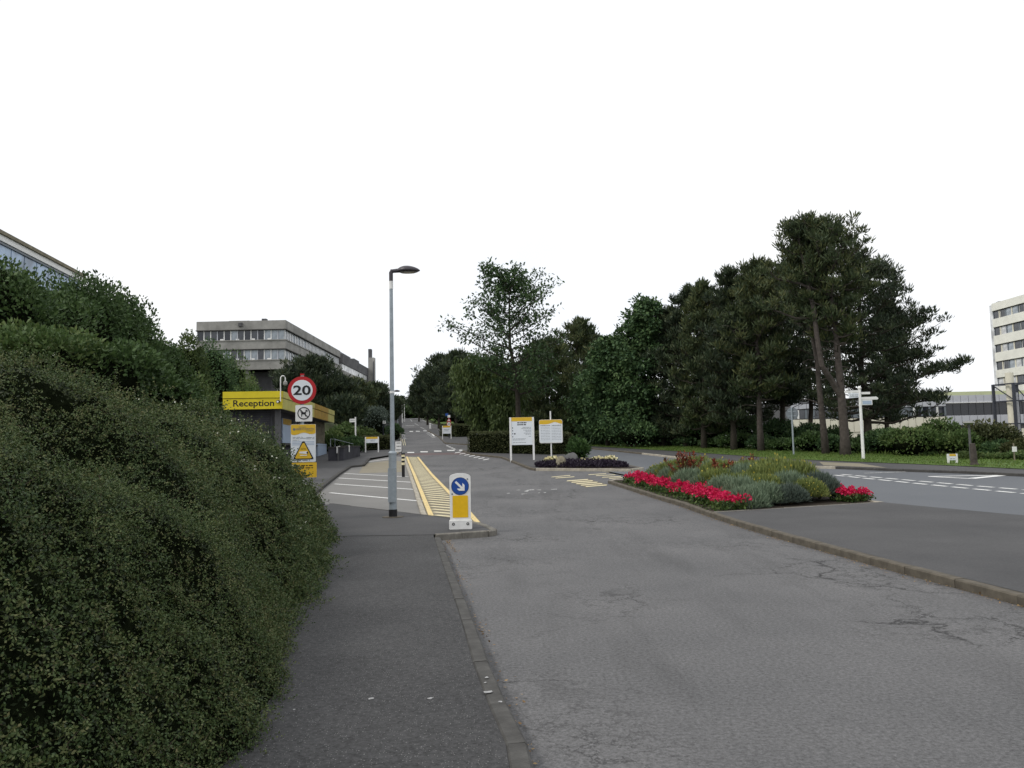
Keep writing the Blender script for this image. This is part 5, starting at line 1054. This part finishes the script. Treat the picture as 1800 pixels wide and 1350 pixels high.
tree('spreading_pine', 'dark spreading pine with a long low bough reaching towards the tower', a.x, d, AT(1500, 433, d).z, 3.6, AT(1510, 740, d).z, 'pine', 'pinedark', GP_, limbs=60, per=8, clump=.48, blades=46, blen=.28, bwid=.062, topx=AT(1503, 433, d).x-a.x, r0=.25, prof=lambda u: .95 if u < .35 else (1.05-.75*((u-.35)/.65)**1.2), dead=20,
     extra=(([q(1522, 690), q(1580, 668, -.3), q(1640, 655, -.2), q(1690, 646, 0)], 30), ([q(1524, 720), q(1580, 712, .3), q(1625, 705, .3), q(1660, 700, .3)], 22), ([q(1518, 620), q(1560, 600), q(1600, 580), q(1632, 562)], 26), ([q(1520, 660), q(1560, 640, -.5), q(1600, 632, -.5), q(1618, 628, -.5)], 20), ([q(1512, 560), q(1550, 540), q(1585, 515)], 18), ([q(1508, 500), q(1535, 485), q(1560, 470)], 14), ([q(1515, 590), q(1555, 575, .6), q(1600, 552, .6)], 16)))
for px, d, pt, hw, pb, tp_, mt, lab in ((1338, 47, 452, 62, 680, 1330, 'pine', 'dark pine just left of the straight trunk, its own stem bare below'), (1376, 51, 470, 58, 690, 1370, 'pinedark', 'pine behind the round sign with a shaded crown'), (1290, 49, 468, 58, 730, 1287, 'pinedark', 'bushy pine left of the bare stemmed pines, clothed to the ground'), (1238, 52, 492, 52, 740, 1238, 'pine', 'dark pine with twin bumps above the flower bed'),
                                      (1205, 55, 503, 50, 755, 1208, 'pinedark', 'dense dark pine above the left end of the flower bed'), (1165, 57, 540, 46, 760, 1172, 'pinedark', 'dark pine behind the pale broadleaf tree'), (1425, 58, 500, 60, 690, 1425, 'pinedark', 'shaded pine filling the gap behind the forked pine'), (1560, 55, 530, 44, 720, 1560, 'pinedark', 'shaded pine behind the spreading pine'),
                                      (1265, 60, 520, 55, 740, 1262, 'pinedark', 'shaded pine at the back of the dense group'), (1330, 60, 510, 50, 735, 1330, 'pinedark', 'shaded pine behind the bare stemmed one')):
    tree_px('pine_tree', lab, px, d, pt, hw*1.28, pb+20, mat=mt, toppx=tp_, group=GP_, limbs=50, per=8, clump=.54, blades=44, blen=.32, bwid=.075, prof=cone, dead=6, bark='bark' if px == 1338 else 'barkdark')
for px, d, pt, hw, pb, tp_, lab in ((1105, 57, 520, 62, 772, 1140, 'pale green broadleaf tree with wispy top left of the pines'), (1068, 59, 590, 58, 775, 1072, 'leafy broadleaf tree hanging low over the far pavement'), (1045, 62, 660, 40, 780, 1040, 'short leafy tree at the bend of the side road')):
    tree_px('broadleaf_tree', lab, px, d, pt, hw, pb, 'broad', 'broad', tp_, group='broadleaf trees by the side road', limbs=44, per=9, clump=.58, blades=44, blen=.28, bwid=.16, prof=cone, rise=.40)
# behind the median
d = 62
tree_px('rowan_tree', 'open crowned tree with spreading branches rising above the white boards', 915, d, 466, 112, 690, 'broad', 'sorbus', 885, limbs=44, per=10, clump=.58, blades=21, blen=.27, bwid=.15, prof=lambda u: .55+1.3*u if u < .35 else (1.02-.72*((u-.35)/.65)**1.1), rise=.26, r0=.24)
tree_px('willow_tree', 'drooping yellow green tree beside the open crowned one', 852, 68, 640, 55, 750, 'willow', 'willow', 845, group=None, limbs=36, per=9, clump=.65, blades=40, blen=.38, bwid=.11, prof=dome, rise=.5)
tree_px('willow_tree', 'smaller drooping tree overhanging the far side of the clipped hedge', 895, 66, 672, 42, 755, 'willow', 'willow', 890, limbs=30, per=8, clump=.65, blades=40, blen=.38, bwid=.11, prof=dome, rise=.5)
for px, d, pt, hw, pb, mt, lab in ((960, 74, 598, 60, 765, 'pine', 'dark pine behind the round cornered notice'), (1015, 80, 560, 52, 765, 'pine', 'pine with a pointed top between notice and pale broadleaf tree'), (1045, 84, 585, 40, 765, 'pinedark', 'dark pine behind the leafy tree at the bend'), (915, 80, 640, 45, 765, 'pinedark', 'dark pine behind the trunk of the open crowned tree')):
    tree_px('pine_tree', lab, px, d, pt, hw, pb, mat=mt, group='pines behind the median', limbs=46, per=8, clump=.75, blades=44, blen=.42, bwid=.11, prof=dome)
for px, d, pt, hw, pb, lab in ((835, 98, 640, 42, 745, 'dark pine just left of the drooping tree up the hill'), (802, 112, 618, 34, 735, 'tall dark pine on the right of the road up the hill'), (772, 128, 626, 34, 735, 'dark pine at mid hill on the right of the road'), (752, 148, 648, 26, 733, 'pine near the crest with a pale sky gap beside it'), (737, 172, 668, 18, 730, 'last big pine on the right before the crest'), (790, 140, 640, 34, 735, 'pine set back behind the mid hill pines')):
    tree_px('hill_pine', lab, px, d, pt, hw, pb, mat='pinedark', group='pines beside the road up the hill', limbs=38, per=7, clump=.95, blades=36, blen=.6, bwid=.16, prof=dome)
for px, d, pt, hw in ((698, 236, 702, 14), (712, 244, 706, 12), (722, 232, 704, 12), (734, 226, 697, 14), (706, 262, 699, 15), (728, 256, 700, 14)):
    tree_px('crest_tree', 'small dark tree closing the view beyond the crest of the road', px, d, pt, hw, 733, mat='pinedark', group='trees beyond the crest', limbs=16, per=5, clump=1.1, blades=22, blen=.8, bwid=.25, prof=dome)
for px, d, pt, hw, pb, mt, lab in ((548, 80, 634, 48, 735, 'pinedark', 'dark pine directly behind the 20 sign'), (590, 84, 668, 44, 740, 'pinedark', 'dark pine between the 20 sign and the concrete wing'), (628, 92, 672, 40, 745, 'pine', 'dark tree below the end of the concrete wing'), (662, 104, 676, 30, 745, 'pinedark', 'dark tree left of the lamp column'), (685, 118, 700, 22, 740, 'pinedark', 'low dark tree beside the shelter'), (520, 90, 660, 40, 730, 'pinedark', 'dark pine against the stilts of the concrete block'), (610, 72, 706, 30, 750, 'pinedark', 'low dark tree behind the fingerpost beyond reception')):
    tree_px('pine_tree', lab, px, d, pt, hw, pb, mat=mt, group='dark trees below the concrete block', limbs=38, per=7, clump=.8, blades=38, blen=.46, bwid=.12, prof=dome)

# ================================================================== FLOWER BEDS
# red bedding plants along the kerb
def bedding(label):
    t = thing('bedding_plant', label, 'flower', (0, 0, 0), 0, 'red bedding plants in the island bed'); n = 130
    c = np.column_stack([rng.normal(size=(n, 2))*.11, rng.uniform(.0, .17, n)]); l = rng.uniform(.05, .10, n); foliage('leaves', leaves(c, rng.normal(size=(n, 3))+np.array([0, 0, .5]), rsph(n), l, l*.7), 'bedgreen', t)
    Q = []
    for i in range(8):
        o = np.array([rng.normal()*.13, rng.normal()*.13, rng.uniform(.19, .29)]); v = rsph(12); Q.append(leaves(o+v*.028, v+np.array([0, 0, .2]), rsph(12), .05, .05))
    foliage('blooms', np.concatenate(Q), 'bloom', t); st = MB()
    for i in range(4): st.tube([(0, 0, -.05), (rng.normal()*.08, rng.normal()*.08, .2)], .006, 3)
    st.build('stems', 'bedgreen', t); return t
LB1 = 'red flowering bedding plant in the band along the kerb of the island bed'
protos = [bedding(LB1) for _ in range(4)]; used = set(); r = random.Random(3)
def put(pr_list, x, y, dz=.09, label=None, smin=.85, smax=1.15):
    i = r.randrange(len(pr_list)); p = pr_list[i]; key = id(p)
    o = p if key not in used else copy_tree(p); used.add(key); s = r.uniform(smin, smax)
    o.location = (x, y, float(T(y))+dz); o.rotation_euler = (0, 0, r.uniform(0, 6.28)); o.scale = (s, s, s*r.uniform(.9, 1.15))
    if label: o['label'] = label
    return o
edge = [(4.24, 17.6), (4.18, 20), (3.73, 24.4), (3.45, 27.6)]
for i in range(30):
    tt = (i+.5)/30; e_ = along(edge, tt); w_ = 1.15 if tt > .1 else .8
    for jj, off in enumerate((.48, .78, 1.1)):
        if off > w_+.1 and tt < .1: continue
        put(protos, e_[0]+off+r.uniform(-.1, .1), e_[1]+r.uniform(-.15, .15))
LB2 = 'red flowering bedding plant at the right-hand tip of the island bed'
for i in range(10): tq = r.uniform(0, 1); put(protos, 7.95+.55*tq*r.uniform(.4, 1), 19.15+r.uniform(0, 2.2)*(1-.6*tq), label=LB2)
# silver and lime mounds
def mound(kind):
    nm = {'santolina': 'silver_mound', 'lavender': 'lavender_mound', 'limeshrub': 'lime_mound'}[kind]
    t = thing(nm, 'x', 'plant', (0, 0, 0), 0, 'mounds of silver and lime foliage in the island bed'); n = 2600
    v = rsph(n); v[:, 2] = np.abs(v[:, 2]); c = v*np.array([.40, .40, .32])*rng.uniform(.7, 1.0, (n, 1)); ax = unit(v+np.array([0, 0, .9])+rng.normal(size=(n, 3))*.35); l = rng.uniform(.07, .15, n)
    foliage('foliage', leaves(c, ax, rsph(n), l, .016 if kind != 'limeshrub' else .022), kind, t)
    if kind == 'limeshrub':
        m_ = 45; v = rsph(m_); v[:, 2] = np.abs(v[:, 2]); foliage('blooms', leaves(v*np.array([.45, .45, .42]), rsph(m_), rsph(m_), .035, .035), 'yellowbloom', t)
    st = MB()
    for i in range(6): st.tube([(0, 0, -.08), (rng.normal()*.15, rng.normal()*.15, .2)], .012, 4)
    st.build('stems', 'twig', t)
    mb = MB(); nu, nv = 4, 10
    for i in range(nu+1):
        for j in range(nv): ph = i/nu*math.pi/2; mb.v.append((.27*math.cos(ph)*math.cos(j*.628), .27*math.cos(ph)*math.sin(j*.628), .24*math.sin(ph)))
    mb.f = [(i*nv+j, i*nv+(j+1) % nv, (i+1)*nv+(j+1) % nv, (i+1)*nv+j) for i in range(nu) for j in range(nv)]; mb.build('inner_growth', 'lavender' if kind != 'limeshrub' else 'hedge', t, smooth=True); return t
PR = {k_: [mound(k_)] for k_ in ('santolina', 'lavender', 'limeshrub')}
LAB = {'santolina': 'silver grey mounded plant in the island bed behind the red flowers', 'lavender': 'blue grey lavender like mound near the tarmac edge of the bed', 'limeshrub': 'lime green mound with yellow blooms in the middle of the island bed'}
MN = [(5.35, 18.45, 'santolina', 1.2), (5.9, 18.9, 'santolina', 1.15), (6.5, 19.0, 'lavender', 1.1), (7.1, 19.4, 'limeshrub', 1.1), (7.55, 19.9, 'lavender', 1.2), (6.8, 19.9, 'santolina', 1.3), (6.1, 19.7, 'limeshrub', 1.2), (5.5, 19.4, 'santolina', 1.1), (6.6, 20.7, 'limeshrub', 1.5), (7.3, 20.8, 'limeshrub', 1.6), (7.0, 21.6, 'limeshrub', 1.7), (5.9, 20.8, 'limeshrub', 1.3), (5.4, 20.6, 'santolina', 1.2), (6.3, 21.8, 'santolina', 1.5), (5.6, 21.9, 'limeshrub', 1.4), (5.2, 22.0, 'santolina', 1.1), (7.4, 22.4, 'santolina', 1.4), (6.6, 22.9, 'limeshrub', 1.5), (5.9, 23.1, 'limeshrub', 1.3), (5.1, 23.2, 'santolina', 1.3), (6.9, 23.8, 'limeshrub', 1.2), (6.1, 24.3, 'santolina', 1.4), (5.3, 24.4, 'limeshrub', 1.3), (4.95, 25.0, 'santolina', 1.2), (5.8, 25.3, 'limeshrub', 1.5), (5.2, 26.0, 'limeshrub', 1.4), (4.75, 26.3, 'santolina', 1.1), (4.9, 27.0, 'limeshrub', 1.2), (5.6, 26.6, 'limeshrub', 1.3), (6.4, 25.6, 'limeshrub', 1.2), (7.7, 21.3, 'limeshrub', 1.3), (6.2, 18.9, 'lavender', .9)]
for x, y, kd, s in MN:
    up_ = min(x-4.5-.1*(24-y), 8.6-x, (y-18.2)*.8, 28-y); o = put(PR[kd], x, y, .04+.24*max(0, min(1, up_/1.3)), LAB[kd], s*.98, s*1.14); o.scale[2] *= 1.0 if kd == 'lavender' else 1.12
def photinia(label, px, py, d, s):
    a = AT(px, py, d); z0 = float(T(d))+.08; H = max(a.z-z0, .5); t = thing('photinia_shrub', label, 'shrub', (a.x, d, z0), 0, 'red leaved shrubs in the island bed'); n = 420; Q = []; st = MB()
    for i in range(15):
        e_ = np.array([rng.normal()*.22*s, rng.normal()*.2*s, H*rng.uniform(.6, 1.0)]); st.tube([(0, 0, 0), tuple(e_*np.array([.6, .6, .5])), tuple(e_)], [.015, .01, .005], 4)
        m_ = 26; f = rng.uniform(.55, 1, (m_, 1)); v = rsph(m_); v[:, 2] = np.abs(v[:, 2]); Q.append(leaves(e_*f, v+np.array([0, 0, .35]), rsph(m_), rng.uniform(.09, .17, m_), .042))
    foliage('foliage', np.concatenate(Q), 'photinia', t); st.build('stems', 'twig', t)
for px, py, d, s, lab in ((1207, 793, 24.0, 1.2, 'tallest red leaved shrub near the far end of the island bed'), (1268, 808, 22.4, 1.1, 'red leaved shrub in the middle of the island bed'), (1308, 798, 23.4, 1.1, 'bushy red leaved shrub behind the middle one'), (1352, 814, 22.8, .6, 'small red leaved sprig poking above the lime mounds')):
    photinia(lab, px, py, d, s)
# bare soil litter in the bed
n = 500; e_ = np.array([along(edge, t_) for t_ in rng.uniform(0, 1, n)]); c = np.column_stack([e_[:, 0]+rng.uniform(.05, .4, n), e_[:, 1], T(e_[:, 1])+.10]); tag(foliage('ground_cover', leaves(c, rng.normal(size=(n, 3))*np.array([1, 1, .4])+np.array([0, 0, .3]), rsph(n), rng.uniform(.04, .09, n), .035), 'bedgreen', None), 'scattered green leaves on the soil along the kerb of the island bed', 'ground cover', kind='stuff')
# dark bed on the second island
n = 9000; th = rng.uniform(0, 1, n); ctr = np.array([3.0, 36.2])
uu = rng.uniform(-1, 1, n); vv = rng.uniform(-1, 1, n); xx = 3.02+uu*2.0; yy = 36.3-uu*.75+vv*1.15*np.sqrt(1-.75*uu*uu); hh = .34*np.sqrt(np.clip(1-.8*uu*uu, 0, 1))*(1-.75*np.abs(vv)**3); c = np.column_stack([xx, yy, T(yy)+.10+hh*rng.uniform(.3, 1, n)])
tag(foliage('purple_ground_cover', leaves(c, rng.normal(size=(n, 3))+np.array([0, 0, .8]), rsph(n), rng.uniform(.06, .12, n), .05), 'purple', None), 'dark purple low planting filling the second island bed', 'ground cover', kind='stuff')
pb_ = thing('pansy_clump', 'clump of pale yellow flowers among the dark purple planting', 'flower', (0, 0, 0), 0, 'pale yellow flowers in the second bed')
v = rsph(40); v[:, 2] = np.abs(v[:, 2]); foliage('blooms', leaves(v*np.array([.12, .10, .08])+np.array([0, 0, .12]), rsph(40), rsph(40), .07, .07), 'palebloom', pb_); foliage('leaves', leaves(rng.normal(size=(40, 3))*.06+np.array([0, 0, .03]), rsph(40)+np.array([0, 0, .6]), rsph(40), .09, .05), 'bedgreen', pb_)
MB().tube([(0, 0, -.2), (0, 0, .08)], .01, 4).build('stems', 'bedgreen', pb_)
for i, (px, py) in enumerate(((961, 812), (965, 810.5), (969, 811.5), (975, 811), (1023, 815.5), (1031, 814), (1036, 814.5), (1041, 813.5), (1047, 812.5), (1053, 811.5), (1059, 810.8), (1066, 810), (1071, 809.8), (1078, 810.5), (1044, 815), (1054, 814.5))):
    d = 36.5-.004*(px-1000)+(.5 if px < 980 else 0); a = AT(px, py, d); o = pb_ if i == 0 else copy_tree(pb_); o.location = (a.x, d, a.z-.06); o.rotation_euler = (0, 0, i*1.3); q_ = 1.1+.08*(i % 5); o.scale = (q_, q_, q_)
# boulders
def boulder(label, px, py, d, sx, sy, sz, mat, seed, rzv=0):
    a = AT(px, py, d); t = thing('boulder', label, 'rock', (a.x, d, float(T(d))+.08), rzv)
    bm = bmesh.new(); bmesh.ops.create_icosphere(bm, subdivisions=4, radius=1); rr = np.random.default_rng(seed); dirs = unit(rr.normal(size=(16, 3))); ofs = rr.uniform(.62, .95, 16)
    for v_ in bm.verts:
        p = np.array(v_.co); m_ = 1.0
        for dv, of in zip(dirs, ofs):
            q_ = p@dv
            if q_ > of: m_ = min(m_, of/q_)
        p = p*m_*(1+.02*math.sin(p[0]*9+seed)*math.sin(p[2]*8)); v_.co = (p[0]*sx, p[1]*sy, p[2]*sz+sz*.5)
    me = bpy.data.meshes.new('rock'); bm.to_mesh(me); bm.free(); link('rock', me, mat, t)
    m2 = MB().tube([(-sx*.9, -sy*.6, .02), (-sx*.7, -sy*.8, .16), (-sx*.5, -sy*.82, .3)], [.05, .06, .02], 6).build('chip', mat, t)
boulder('leaning buff boulder in the dark bed beside the round shrub', 986, 815, 36.0, .26, .22, .36, 'stone', 5, .3); boulder('rounded grey boulder against the round green shrub', 1003, 815, 36.9, .38, .35, .46, 'stonedark', 9)
shrub_px('laurel_shrub', 'upright round glossy green shrub behind the boulders', 1015, 769, 38.2, 19, 'laurel', leaf=.17, n=2600, lobes=14, wid=.4, spiky=.5, cat='shrub', zb=float(T(38.2))+.05)
